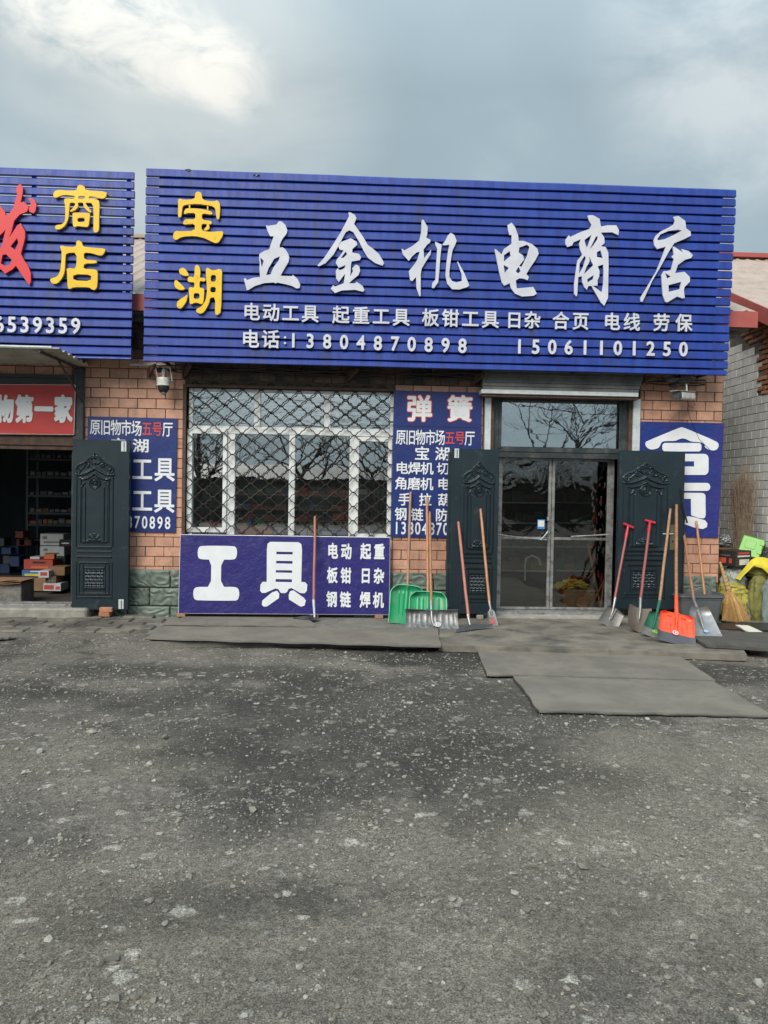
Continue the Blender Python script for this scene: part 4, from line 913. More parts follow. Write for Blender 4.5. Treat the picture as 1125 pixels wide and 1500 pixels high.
# ------------------------------------------------------------------ posters and banners
def board(name, label, cat, px, Y, th, mt, group=None, sag=0, rim=None):
    """px: TL, TR, BR, BL pixel corners on plane Y"""
    tl, tr, br, bl = [W(a, b, Y) for a, b in px]
    t = thing(name, ((bl.x+br.x)/2, Y, min(bl.z, br.z)), label, cat, group)
    mb = MB()
    def fn(u, v):
        p = (bl*(1-u)+br*u)*(1-v)+(tl*(1-u)+tr*u)*v; e = min(1, min(u, 1-u)*12, min(v, 1-v)*12)
        return p+Vector((0, noise.noise(Vector((p.x*3, p.z*3, 2)))*.004*e*(1 if sag else .3), 0))
    mb.shell(fn, 40, 30, th, Vector((0, 1, 0)))
    s_ = mb.build('sheet', mt, t, smooth=False)
    if rim:
        m_ = MB(); w = rim
        for a, b in ((tl, tr), (tr, br), (br, bl), (bl, tl)): m_.tube([a+Vector((0, .004, 0)), b+Vector((0, .004, 0))], w, 4)
        m_.build('edging', M['upvc'], t)
    return t
pl = board('wall_poster', 'blue wall poster left of the window, half behind the open door leaf', 'poster', [(128.5,609.7),(259.5,613),(257,780),(126,778)], -.022, .012, M['poster'], 'blue service posters')
def pt(s, x0, y0, x1, y1, w, h, off, par, Y, mt='print_white'): text(s, x0, y0, x1, y1, w, h, Y, .0012, off, M[mt], par, each=len(s) == 2)
PY = -.0245
pt('原旧物市场', 139.5, 625.3, 200.2, 627.4, 16, 24, .012, pl, PY); pt('五号', 215.4, 627.8, 230.4, 628.3, 16, 22, .012, pl, PY, 'pred'); pt('厅', 245.6, 628.8, 245.6, 628.8, 16, 23, .012, pl, PY)
pt('宝湖', 173.6, 651.6, 206.5, 652.8, 25, 21, .02, pl, PY); pt('工具', 208.4, 686.8, 241.2, 687.3, 31, 37, .02, pl, PY); pt('工具', 208.4, 732.9, 240.8, 733.4, 31, 37, .02, pl, PY)
pt('13804870898', 134, 762.5, 246, 765.5, 9.5, 18.5, .016, pl, PY)
pm = board('wall_poster', 'tall blue wall poster with red outlined characters between window and main door', 'poster', [(577,571.8),(706,575),(704,789),(572.5,786.5)], -.022, .012, M['poster'], 'blue service posters')
m_ = MB(); a, b = W(575.6, 623.3, -.0215), W(702, 624.6, -.0215); m_.box(a.x, b.x, -.0245, -.0222, a.z-.008, a.z-.003); m_.build('seam', M['black'], pm)
for off, mt_k, Yk in ((.062, 'pred', -.0245), (.030, 'print_white', -.0262)):
    pt('弹簧', 614.5, 598, 673.8, 598.6, 38, 40, off, pm, Yk, mt_k)
pt('原旧物市场', 587.2, 640.2, 644.8, 641, 15.5, 23.5, .012, pm, PY); pt('五号', 659.2, 641.3, 673.6, 641.5, 15.5, 21, .012, pm, PY, 'pred'); pt('厅', 688, 641.8, 688, 641.8, 15.5, 23, .012, pm, PY)
for s, x0, y0, x1, y1, w, h in (('宝湖',618.3,664,648.2,664.7,23,21),('电焊机',588.7,685.4,625.5,686.1,19.5,19),('切',649,686.1,649,686.1,19,19),('角磨机',587.6,707.8,625.2,708.8,19.5,19.5),('电',649.7,708.8,649.7,708.8,19,19),('手',592.5,731.4,592.5,731.4,19,19.5),('拉',622.9,731.8,622.9,731.8,19,19.5),('葫',650.5,732.1,650.5,732.1,19,19.5),('钢',587.2,752.8,587.2,752.8,18.5,20),('链',611.1,753.6,611.1,753.6,18.5,20),('防',646.7,754.4,646.7,754.4,18.5,20)):
    pt(s, x0, y0, x1, y1, w, h, .016, pm, PY)
pt('13804870898', 581.5, 772.8, 581.5+10.3*10, 775, 9.5, 18.5, .016, pm, PY)
bn = board('window_banner', 'wide purple blue banner with two huge white characters leaning below the window', 'banner', [(264.5,783.3),(571.3,787.6),(569.8,900.5),(261.5,898.3)], -.10, .02, M['banner'], sag=1, rim=.005)
AN = ((255, 780), 3.516); BY = -.1045
traced([rrect(122,68,325,140,18)[:0] or [(140,68),(308,69),(322,80),(325,105),(320,130),(308,140),(243,140),(241,280),(315,280),(332,290),(337,318),(330,345),(315,352),(118,350),(103,342),(98,315),(102,290),(118,280),(190,280),(192,140),(138,138),(124,130),(121,104),(126,78)]], *AN, BY, .0015, M['print_white'], bn, 'lettering', smooth=1)
traced([[(495,48),(640,50),(656,60),(659,90),(655,254),(675,256),(686,268),(684,300),(672,313),(650,312),(635,303),(605,286),(590,290),(582,306),(572,312),(552,312),(545,305),(538,292),(522,288),(500,298),(470,311),(452,311),(443,300),(445,268),(456,254),(477,254),(478,90),(481,58)],
        [(527,99),(611,100),(611,113),(527,112)], [(526,146),(610,147),(610,161),(526,159)], [(524,194),(608,195),(608,208),(524,206)], [(523,240),(607,241),(607,256),(523,254)],
        [(455,350),(505,308),(530,300),(542,315),(540,338),(480,380),(462,382),(452,372)], [(590,322),(598,302),(615,298),(668,336),(679,350),(672,376),(655,382),(645,378),(592,345)]], *AN, BY, .0015, M['print_white'], bn, 'lettering')
for s, x0, y0, x1, y1 in (('电动',487.4,807,507.3,807.6),('起重',535.7,807.6,555.6,808),('板钳',486.8,842.4,506.7,843),('日杂',535.7,843,555,843.4),('钢链',486,877.6,505.9,878.2),('焊机',534.9,878.4,554.2,878.8)):
    pt(s, x0, y0, x1, y1, 16, 24, .034, bn, BY)
m_ = MB()
for px in (265.5, 460, 555):
    q = W(px, 901, -.09); m_.box(q.x-.05, q.x+.05, -.12, -.05, .045, .085)
m_.build('wood_block', M['wood_pale'], bn)
vb = board('vinyl_banner', 'blue vinyl banner with bulky white characters at the right wall corner', 'banner', [(933,617.3),(1060.7,620),(1052,787.5),(930,785)], -.02, .008, M['vinyl'], sag=1)
AV = ((920, 600), 7.5); VY = -.0262
traced([[(560,200),(590,193),(630,205),(975,350),(998,385),(985,430),(945,452),(880,440),(840,410),(845,400),(835,380),(800,358),(690,352),(640,325),(600,315),(560,325),(520,345),(400,345),(365,360),(350,400),(330,425),(260,442),(215,425),(190,395),(190,360),(210,345)],
        rrect(376,366,806,460,34)], *AV, VY, .0015, M['print_white'], vb, 'lettering', smooth=1)
traced([rrect(305,486,884,718,50), [(465,568),(725,568),(725,625),(465,625)]], *AV, VY, .0015, M['print_white'], vb, 'lettering')
traced([rrect(290,805,902,893,40), [(380,912),(810,915),(835,922),(850,942),(852,1160),(842,1188),(822,1196),(770,1190),(692,1160),(690,980),(500,980),(498,1160),(420,1190),(370,1196),(345,1188),(335,1160),(340,942),(355,922)],
        [(660,1172),(710,1178),(845,1215),(872,1250),(865,1292),(820,1312),(740,1300),(610,1255),(605,1200),(625,1178)], [(530,1172),(480,1178),(345,1215),(318,1250),(325,1292),(370,1312),(450,1300),(580,1255),(585,1200),(565,1178)]], *AV, VY, .0015, M['print_white'], vb, 'lettering')
m_ = MB(); pp = [W(x_, y_, -.034) for x_, y_ in ((1004, 590), (1010, 612), (1018, 630), (1026, 645), (1041, 660))]; m_.tube(pp, .0022, 4)
rb = board('shop_banner', 'red banner with bold white characters over the open doorway of the left shop', 'banner', [(-130,562),(110,564),(108,636.5),(-130,634)], -.075, .03, M['redban'], sag=1, rim=.006)
RYY = -.0815
for s, cx in (('旧', -21.5), ('物', 6.9), ('第', 35.8), ('一', 64.3), ('家', 92.7)):
    pt(s, cx, 599.4 if s == '一' else 598.8, cx, 598.8, 27.5, 41, .05, rb, RYY)
# ------------------------------------------------------------------ embossed steel door leaves
def relief(u, v):
    """height of the pressing at (u, v) in units of a 455 x 1325 drawing, origin top left"""
    h = 0.0
    def ridge(d, w, a):
        return a*max(0.0, 1-(abs(d)/w)**2) if abs(d) < w else 0.0
    def seg(p, q):
        px, py = q[0]-p[0], q[1]-p[1]; t = max(0, min(1, ((u-p[0])*px+(v-p[1])*py)/(px*px+py*py+1e-9)))
        return math.hypot(u-p[0]-t*px, v-p[1]-t*py)
    def poly(pts): return min(seg(pts[i], pts[i+1]) for i in range(len(pts)-1))
    cx = 193; m = abs(u-cx)
    um = m
    def segm(pts):                              # mirrored polyline, x given as distance from the axis
        best = 1e9
        for i in range(len(pts)-1):
            p, q = pts[i], pts[i+1]; ax, ay = q[0]-p[0], q[1]-p[1]; t = max(0, min(1, ((um-p[0])*ax+(v-p[1])*ay)/(ax*ax+ay*ay+1e-9)))
            best = min(best, math.hypot(um-p[0]-t*ax, v-p[1]-t*ay))
        return best
    if 80 < v < 400 and m < 180:
        h = max(h, ridge(segm([(162,266),(130,272),(100,268),(60,252),(25,236),(0,218)]), 10, 9))
        h = max(h, ridge(segm([(128,304),(95,306),(55,296),(22,278),(0,262)]), 9, 9))
        h = max(h, ridge(segm([(122,304),(122,350),(112,366),(102,352),(84,332)]), 6, 6))
        # carved crest: outline scrolls and spirals
        h = max(h, ridge(segm([(0,102),(14,112),(26,124),(42,136),(58,150),(70,162),(90,176),(112,186),(132,192),(150,206),(162,226),(158,248),(140,256),(124,246),(126,230),(140,228)]), 6, 6))
        h = max(h, ridge(segm([(22,190),(34,176),(52,168),(70,174),(80,190),(76,206),(60,212),(48,204),(50,192),(60,190)]), 5.5, 6))
        h = max(h, ridge(segm([(80,196),(96,216),(116,232),(134,240)]), 5, 5)); h = max(h, ridge(segm([(0,130),(18,142),(34,150),(50,160)]), 5, 5))
        h = max(h, ridge(math.hypot(m, v-186)-8, 3.5, 5)); h = max(h, ridge(segm([(8,118),(22,130),(12,140),(0,148)]), 4, 5))
        for (a_, b_) in ((100, 196), (120, 206), (142, 214), (36, 142), (60, 160)): h = max(h, ridge(math.hypot(m-a_, v-b_), 6, 5))
        # rosette
        r_ = math.hypot(m, v-330)
        if r_ < 47: h = max(h, 5+2*math.cos(r_*.5)); 
        if r_ < 26: h = max(h, 6+3*math.cos(r_*.9+math.atan2(v-330, u-cx)*6))
        h = max(h, ridge(r_-47, 5, 8) if v > 320 else 0)
    if 366 < v < 800:
        for x_, w_, a_ in ((122, 5, 6), (112, 3, 3), (82, 5, 6)):
            h = max(h, ridge(m-x_, w_, a_))
        if m < 78: h = max(h, 2.5*min(1, (78-m)/5))
    if 262 < v < 830: h = max(h, ridge(m-158, 5, 6))
    r_ = math.hypot(m, (v-785)*1.05)
    if v < 787 and r_ < 72:
        h = max(h, -5 if r_ > 60 else 4+3*math.cos(math.atan2(785-v, m)*9)*min(1, r_/30)+2*math.cos(r_*.45))
        if r_ < 14: h = 9
    def bar(y0, y1, x0, x1, a, sl=10):
        nonlocal h
        if y0 <= v <= y1 and m < x1:
            t = (v-y0)/(y1-y0); e = min(1, (x1-m)/6); h = max(h, a*(1-t*.85)*e)
    bar(790, 812, 0, 102-(785-790)*.6, 9); bar(832, 850, 0, 150, 9); bar(868, 880, 0, 152, 6); bar(908, 922, 0, 154, 8)
    # lower framed panel
    if 945 < v < 1245:
        for y0, x1, a_ in ((952, 128, 8), (995, 90, 8)): bar(y0, y0+16, 0, x1, a_)
        bar(1152, 1172, 0, 90, 7); bar(1195, 1212, 0, 138, 7)
        vv_ = (v-945)/300; edge = 155; h = max(h, ridge(m-edge, 4, 5))
        for x_ in (128, 96): 
            if 960 < v < 1200: h = max(h, ridge(m-x_, 4, 5))
        if 1012 < v < 1140 and m < 80:
            a_ = math.sin((v-1012)/25.6*math.pi*2); b_ = math.sin((u-cx)/40*math.pi*2+(math.floor((v-1012)/25.6) % 2)*math.pi)
            h = max(h, 3+2*a_+1.8*b_)
    bar(1222, 1236, 0, 158, 6)
    if v > 1000 and m < 158: pass
    return h
NU, NV = 118, 372
uu = [i/NU*390 for i in range(NU+1)]; vvv = [j/NV*1325 for j in range(NV+1)]
RH = [[relief(a, b) for a in uu] for b in vvv]
def leaf(label, x0, x1, zt, zb, y_, rx0, rx1, th=.045, tilt=0, extra=None):
    """steel leaf between x0 and x1; the pressed pattern spans rx0 to rx1"""
    t = thing('door_leaf', (x0, y_, zb), label, 'door', 'open steel door leaves')
    mb = MB(); w_ = NU+1; H_ = zt-zb; sc_ = .0027
    vs = []
    yy = lambda x_: y_+tilt*(x_-x0)+noise.noise(Vector((x_*3, 1, 0)))*.0015
    for j in range(NV+1):
        for i in range(NU+1):
            x_ = rx0+(rx1-rx0)*i/NU; z_ = zt-H_*j/NV
            dent = noise.noise(Vector((x_*4+x0, z_*3, 8)))*.0022+noise.noise(Vector((x_*11, z_*9, x0)))*.0007
            vs.append((x_, yy(x_)-RH[j][i]*sc_+dent, z_))
    fs = [(j*w_+i, (j+1)*w_+i, (j+1)*w_+i+1, j*w_+i+1) for j in range(NV) for i in range(NU)]
    mb.add(vs, fs)
    mb.build('pressed_panel', M['door'], t, smooth=True)
    m_ = MB()
    if rx0-x0 > .01: m_.box(x0, rx0+.002, y_+.0005+tilt*0, y_+th, zb, zt)
    if x1-rx1 > .01: m_.box(rx1-.002, x1, y_+.0005, y_+th, zb, zt)
    m_.box(rx0-.001, rx1+.001, y_+.010, y_+th-.001, zb+.001, zt-.001)
    m_.box(x0-.004 if rx0-x0 < .01 else x0-.001, x1+.006, y_+th, y_+th+.006, zb-.004, zt+.004)
    m_.build('leaf_core', M['door'], t, bevel=.003)
    return t
LFY = -.21
a0, a1 = W(105.5, 760, LFY).x, W(188.5, 760, LFY).x
ztl, zbl = W(150, 644.5, LFY).z, W(150, 893, LFY).z
d1 = leaf('teal embossed steel door leaf beside the left shop doorway, propped on two bricks', a0, a1, ztl, zbl, LFY, a0+.004, W(172, 760, LFY).x)
def hinge(t, px, py, w, h, n=4):
    m_ = MB(); a, b = W(px-w/2, py-h/2, LFY), W(px+w/2, py+h/2, LFY); m_.box(a.x, b.x, LFY-.007, LFY-.0005, b.z, a.z); o = m_.build('hinge', M['galv'], t, bevel=.002)
    m_ = MB(); m_.tube([((a.x+b.x)/2+.004, LFY-.010, b.z+.01), ((a.x+b.x)/2+.004, LFY-.010, a.z-.01)], .005, 6)
    m_.build('hinge_pin', M['steel_dull'], o)
hinge(d1, 181.5, 654, 7.5, 15); hinge(d1, 177.5, 885, 7.5, 14)
b0, b1 = W(659.5, 760, LFY).x, W(729.5, 760, LFY).x
d2 = leaf('teal embossed steel door leaf left of the main door, two tools leaning on it', b0, b1, W(695, 658, LFY).z, W(695, 899, LFY).z, LFY, W(674, 760, LFY).x, b1-.012)
hinge(d2, 669, 664, 6.5, 14)
m_ = MB(); m_.box(b0-.035, b0-.002, LFY+.02, LFY+.05, W(658, 880, LFY).z, W(658, 662, LFY).z); m_.build('edge_strip', M['door'], d2)
c0, c1 = W(905.5, 760, LFY).x, W(1001.5, 760, LFY).x
d3 = leaf('wide teal embossed steel door leaf with a lock, right of the main door', c0, c1, W(950, 660.5, LFY).z, W(950, 892, LFY).z, LFY, c0+.004, W(984, 760, LFY).x)
m_ = MB(); a, b = W(981.5, 768.5, LFY), W(990.5, 806, LFY); m_.box(a.x, b.x, LFY-.012, LFY-.0005, b.z, a.z); lk = m_.build('lock_plate', mat('dull_brass', (.25, .21, .14), .4, .6, c2=(.18, .15, .10), sc=15), d3, bevel=.003)
m_ = MB(); a, b = W(971, 782, LFY-.04), W(986, 782, LFY-.04); m_.tube([a, b, b+Vector((0, .035, 0))], .007, 8); m_.build('lever_handle', M['galv'], lk)
m_ = MB(); q = W(985.5, 793, LFY-.012); m_.lathe((q.x, q.y, q.z), [(.013, 0), (.011, -.004), (.002, -.004)], 12, Vector((0, 1, 0))); m_.build('keyhole', M['iron'], lk)
m_ = MB(); m_.box(c1+.006, c1+.022, LFY+.01, LFY+.04, W(1000, 885, LFY).z, W(1000, 750, LFY).z); m_.build('edge_strip', M['blackp'], d3)
m_ = MB(); pp = [W(x_, y_, LFY-.03) for x_, y_ in ((999.5, 716), (1000, 735), (1003, 752), (1006.5, 766))]; m_.tube(pp, .012, 6); m_.build('strap', M['blackp'], d3)
# bricks under the left leaf
for i, (px0, px1, py0, py1, lb) in enumerate(((146, 164.5, 894.5, 901.5, 'upper red brick under the left shop door leaf'), (145, 161, 902, 909, 'lower red brick under the left shop door leaf'))):
    yb = -.24; a, b = W(px0, py0, yb), W(px1, py1, yb); m_ = MB(); h0 = .06+(1-i)*.056; m_.box(a.x, b.x, yb-.02, yb+.10, h0-.005, h0+.05)
    o = m_.build('brick', M['brick'], bevel=.006); o['label'] = lb; o['category'] = 'brick'; o['group'] = 'bricks under the door leaf'
m_ = MB(); q = W(703, 901, -.2); m_.box(q.x-.04, q.x+.04, -.24, -.14, .06, .115); o = m_.build('concrete_lump', M['pale_conc'], bevel=.01); o['label'] = 'small pale concrete lump under the leaf left of the main door'; o['category'] = 'lump'
m_ = MB(); q = W(663, 905, -.2); m_.box(q.x-.07, q.x+.06, -.27, -.08, .06, .155); o = m_.build('concrete_block', M['conc'], bevel=.012); o['label'] = 'grey concrete block at the foot of the leaf left of the main door'; o['category'] = 'block'
# ------------------------------------------------------------------ cameras, brackets, awning
t = thing('dome_camera', tuple(W(239, 562, -.22)), 'white dome camera with black globe hanging at the left shop corner', 'camera', 'security cameras')
q = W(239.5, 555, -.22)
m_ = MB(); m_.lathe(q, [(.012, .075), (.014, .02), (.074, .012), (.080, -.005), (.078, -.07), (.084, -.078), (.080, -.086)], 24); m_.build('housing', M['camw'], t, smooth=True)
m_ = MB(); m_.lathe(q, [(.066, -.087), (.068, -.105), (.060, -.135), (.042, -.16), (.02, -.172)], 24); m_.build('dome', M['blackp'], t, smooth=True)
m_ = MB(); m_.box(q.x+.012-.02, q.x+.012+.024, q.y-.068, q.y-.03, q.z-.195, q.z-.162); m_.build('lens', M['gedge'], t, bevel=.004)
m_ = MB(); m_.tube([q+Vector((0, 0, .06)), q+Vector((0, 0, .11))], .022, 8); m_.tube([q+Vector((0, 0, .11)), q+Vector((0, .22, .13))], .014, 6); m_.build('bracket', M['galv'], t)
for dx, lab in ((-.085, ''), (.075, '')):
    m_ = MB(); a = W(239+dx*130, 537, -.24); m_.tube([a, a+Vector((.03, 0, -.17))], .006, 5); m_.build('stay', M['galv'], t)
m_ = MB(); rock(m_, tuple(W(233, 541, -.2)), .055, 0, .8); m_.build('junction_box', M['blackp'], t)
t = thing('bullet_camera', tuple(W(1000, 580, -.25)), 'white bullet camera pointing left under the right end of the sign', 'camera', 'security cameras')
a, b = W(988, 578.5, -.42), W(1013.5, 580, -.16); ax = (b-a).normalized(); sd = ax.cross(Vector((0, 0, 1))).normalized(); upv = sd.cross(ax)
m_ = MB()
pr = [(-.047, -.028), (-.04, -.046), (.04, -.046), (.047, -.028), (.044, .028), (.02, .045), (-.02, .045), (-.044, .028)]
ring = lambda o, s_: [o+sd*(p[0]*s_)+upv*(p[1]*s_) for p in pr]
A_r = ring(a+ax*.10, 1.0); B_r = ring(b, .96); vs = A_r+B_r; m_.add(vs, [(i, (i+1) % 8, (i+1) % 8+8, i+8) for i in range(8)]+[tuple(range(8))[::-1], tuple(range(8, 16))]); m_.build('body', M['camw'], t)
m_ = MB(); vs = ring(a+ax*.02, .93)+ring(a+ax*.0995, .93); m_.add(vs, [(i, (i+1) % 8, (i+1) % 8+8, i+8) for i in range(8)]+[tuple(range(8))[::-1], tuple(range(8, 16))]); m_.build('lens_hood', M['gedge'], t)
m_ = MB(); vs = [a-ax*.02+sd*-.05+upv*.047, a-ax*.02+sd*.05+upv*.047, b+sd*.045+upv*.048, b+sd*-.045+upv*.048]; m_.add(vs+[v_+upv*.004 for v_ in vs], [(0,3,2,1),(4,5,6,7),(0,1,5,4),(1,2,6,5),(2,3,7,6),(3,0,4,7)]); m_.build('sunshield', M['camw'], t)
m_ = MB(); c = a*.3+b*.7; m_.tube([c+upv*.045, c+upv*.10, c+upv*.20+Vector((0, .02, 0))], .012, 8); m_.build('stem', M['galv'], t)
m_ = MB(); c2 = W(1008, 560, -.05); m_.box(c2.x-.03, c2.x+.02, -.05, .0, c2.z-.02, c2.z+.10); m_.build('wall_box', M['galv'], t)
m_ = MB(); m_.tube([W(x_, y_, -.10) for x_, y_ in ((1014, 582), (1018, 592), (1014, 597), (1008, 594), (1007, 588))], .003, 4)
m_.tube([W(x_, y_, -.03) for x_, y_ in ((1007, 586), (1008, 604), (1015, 622), (1024, 643), (1040, 659))], .0025, 4); m_.tube([W(x_, y_, -.06) for x_, y_ in ((1015, 556), (1019, 562), (1020, 568), (1016, 573))], .003, 4); m_.build('cable', M['blackp'], t)
m_ = MB()
for px, py, r in ((985, 556, .07), (993, 558, .06), (1003, 553, .06), (1012, 553, .05), (988, 563, .04)): rock(m_, tuple(W(px, py, -.24)), r*2.0, 0, .55)
m_.build('taped_wiring', M['blackp'], t)
# dark cable run under the sign
m_ = MB()
for k in range(4):
    pts = []
    for i in range(60):
        x_ = -2.3+i*.118; sag = abs(math.sin(i*.32+k*1.9))*.035
        if x_ > 4.5: break
        pts.append((x_, -.055-.012*k, 3.02+.02*k-sag+random.uniform(-.004, .004)))
    m_.tube(pts, .007, 5)
o = m_.build('cable_bundle', M['blackp']); o['label'] = 'sagging black cables strung along the wall under the long blue sign'; o['category'] = 'cables'
t = thing('conduit_brackets', (0, 0, 3), 'row of rusty iron stubs under the sign', 'bracket'); bpy.data.objects.remove(t)
for i, px in enumerate((222, 273, 516, 704, 945)):
    m_ = MB(); q = W(px, 545, -.2); m_.add([(q.x-.09, -.01, 3.06), (q.x+.05, -.30, 3.055), (q.x+.05, -.30, 3.03), (q.x-.09, -.01, 2.93)]+[(q.x-.06, -.01, 3.06), (q.x+.08, -.30, 3.055), (q.x+.08, -.30, 3.03), (q.x-.06, -.01, 2.93)], [(0,1,2,3),(7,6,5,4),(0,4,5,1),(1,5,6,2),(2,6,7,3),(3,7,4,0)])
    m_.build('gusset', M['rust'], sgn)
# corrugated awning over the left shop
aw = thing('corrugated_awning', (-4.5, -.4, 3.05), 'weathered corrugated awning over the left shop doorway on an iron bracket', 'awning')
m_ = MB(); ax1 = W(134, 536, -.02).x
def awf(u, v):
    y_ = -.95+.93*u; x1 = -3.16+.02*u; x_ = -7.6+(x1+7.6)*v; z_ = 3.085-.02*u+.016*math.sin(u*6*2*math.pi)
    return Vector((x_, y_, z_+.004*noise.noise(Vector((x_*3, y_*3, 1)))))
m_.shell(awf, 72, 10, .004, Vector((0, 0, 1))); m_.build('sheet', M['awning'], aw)
m_ = MB(); x_ = -3.38
m_.tube([(x_, -.93, 3.055), (x_+.10, -.03, 3.03)], .017, 4); m_.tube([(x_+.05, -.50, 3.03), (x_+.17, -.06, 2.62)], .016, 4); m_.box(x_+.145, x_+.175, -.045, -.001 if False else -.052+.02, 2.58, 3.03); m_.build('bracket', M['rust'], aw)
m_ = MB(); m_.box(-7.6, -3.24, -.955, -.925, 3.095, 3.112); m_.build('front_lip', M['galv'], aw)
m_ = MB(); a, b = W(190, 533.5, -.05), W(252, 535, -.05); m_.tube([a, b], .016, 4); o = m_.build('metal_rail', M['galv']); o['label'] = 'thin pale metal rail under the gap between the two blue signs'; o['category'] = 'rail'
#PART4
# ------------------------------------------------------------------ shovels, scrapers and spades
PT = .064
class Frame:
    def __init__(s, Tpx, Epx, Hpx, YH, zt=PT, name='', label='', cat='shovel', group=None, YT=None):
        s.T = G(*Tpx, zt) if YT is None else W(*Tpx, YT)
        s.H = W(*Hpx, YH); Y = s.T.y
        for _ in range(12):
            s.E = W(*Epx, Y); t = max(.02, min(.98, (s.E.z-s.T.z)/(s.H.z-s.T.z))); Y = s.T.y+(s.H.y-s.T.y)*t
        s.w = (s.E-s.T).normalized(); s.u = (Vector((1, 0, 0))-s.w*s.w.x).normalized(); s.n = s.u.cross(s.w)
        if s.n.y > 0: s.n = -s.n
        s.px = (s.T-CAM).length/F
        s.t = thing(name, tuple(s.T), label, cat, group)
    def L(s, a, b, c=0): return s.T+s.u*a+s.w*b+s.n*c
def handle(f, mt, r=.0165, r2=None, e=None, h=None):
    e = e or f.E; h = h or f.H; m_ = MB(); d = (h-e); pts = [e+d*(i/8)+Vector((noise.noise(Vector((i*.6, e.x, 0)))*.004, 0, 0)) for i in range(9)]; rs = [r]*9
    rs[-1] = r*.9
    pts.append(h+d.normalized()*r*.5); rs.append(r*.45); m_.tube(pts, rs, 12); return m_.build('handle', mt, f.t, smooth=True)
def socket(f, pts, rs, mt, n=10): m_ = MB(); m_.tube(pts, rs, n); return m_.build('socket', mt, f.t, smooth=True)
def scoop(f, wb, wt, H, dep, mt, rc=.25, ribs=(), rim=None, th=.003, lip=0, sidepow=5, name='blade', bow=0):
    def loc(s_, v):                                # s_ in -1..1 across, v in 0..1 up
        hw = (wb+(wt-wb)*v)/2
        k = max(0, (v-(1-rc))/rc); shr = 1-.30*k**2.2
        a = s_*hw*shr; b = H*v*(1-(abs(s_)**4)*.05*k)
        c = dep*(abs(s_)**sidepow)*min(1, .25+v*1.4)+dep*.9*max(0, (v-.86)/.14)**1.6-bow*4*v*(1-v)*dep
        for (r0_, rw, ra, v0, v1) in ribs:
            if v0 < v < v1: c += ra*max(0, 1-((s_-r0_)/rw)**2)*min(1, (v-v0)/.06, (v1-v)/.06)
        if lip: c += -lip*(1-v)**4
        return a, b, c
    m_ = MB(); m_.shell(lambda u, v: f.L(*loc(u*2-1, v)), 56, 36, th, -f.n)
    o = m_.build(name, mt, f.t, smooth=True)
    if rim:
        pts = [f.L(*loc(-1, v/14)) for v in range(15)]+[f.L(*loc(-1+2*i/22, 1)) for i in range(1, 22)]+[f.L(*loc(1, 1-v/14)) for v in range(15)]
        m_ = MB(); m_.tube([p+f.n*.002 for p in pts], .0065, 6); m_.build('rim', rim, f.t, smooth=True)
    return loc, o
def label_disc(f, a, b, c, rx, ry, mt, inner=None, name='sticker'):
    m_ = MB(); m_.add([f.L(a+rx*math.cos(i*math.pi/10), b+ry*math.sin(i*math.pi/10), c) for i in range(20)]+[f.L(a+rx*math.cos(i*math.pi/10), b+ry*math.sin(i*math.pi/10), c+.001) for i in range(20)],
        [tuple(range(20))[::-1], tuple(range(20, 40))]+[(i, (i+1) % 20, (i+1) % 20+20, i+20) for i in range(20)])
    o = m_.build(name, mt, f.t)
    if inner:
        m_ = MB(); n_ = 20; r1, r2 = .78, .58
        vs = [f.L(a+rx*q*math.cos(i*math.pi/10), b+ry*q*math.sin(i*math.pi/10), c+.0022) for q in (r1, r2) for i in range(n_)]
        m_.add(vs, [(i, (i+1) % n_, (i+1) % n_+n_, i+n_) for i in range(n_)])
        m_.add([f.L(a+x_*rx, b+y_*ry, c+.0022) for x_, y_ in ((-.35,-.3),(.1,-.35),(.35,.1),(.1,.4),(-.25,.25),(-.05,0))], [(0,1,2,3,4,5)])
        m_.build('sticker_print', inner, o)
# 1 floor scraper against the banner
f = Frame((461,908), (459.5,882), (461.5,757), -.115, name='floor_scraper', label='flat black floor scraper with a long wooden handle leaning on the window banner', cat='scraper')
handle(f, M['wood_red'], .0155); socket(f, [f.L(0, .03, .0), f.E+f.w*.03], [.012, .017], M['galv'])
m_ = MB(); T = f.T; q = [(-.25,.06,.012),(.03,.10,.045),(.03,-.05,.02),(-.02,-.09,.004),(-.26,.03,.004)]
m_.add([T+Vector(p) for p in q]+[T+Vector(p)+Vector((0, 0, .006)) for p in q], [(0,1,2,3,4),(9,8,7,6,5)]+[(i, (i+1) % 5, (i+1) % 5+5, i+5) for i in range(5)]); m_.build('blade', M['blackp'], f.t)
# 2, 3 green plastic scoops
gl = 'green plastic snow scoops'
f = Frame((593,914), (597,858), (601.5,721), -.05, YT=-.50, name='snow_shovel', label='larger green plastic snow shovel leaning on the wall below the blue poster', group=gl)
H_ = (f.E-f.T).length; handle(f, M['wood_pale'], .016)
scoop(f, .385, .40, H_*1.0, .045, M['gpl'], ribs=((-.45,.05,.010,.25,.85),(-.2,.05,.010,.2,.85),(.0,.14,.018,.3,1.0),(.3,.05,.010,.2,.85),(.6,.05,.010,.25,.85)), rim=M['gpl_rim'])
f = Frame((626,914), (626.5,868), (625.5,729), -.05, YT=-.66, name='snow_shovel', label='smaller green plastic snow shovel standing behind the scratched aluminium one', group=gl)
H_ = (f.E-f.T).length; handle(f, M['wood'], .0165)
scoop(f, .44, .43, H_*1.0, .045, M['gpl'], ribs=((-.5,.05,.010,.3,.85),(-.25,.05,.010,.3,.85),(.0,.12,.018,.4,1.0),(.3,.05,.010,.3,.85),(.6,.05,.010,.3,.85)), rim=M['gpl_rim'])
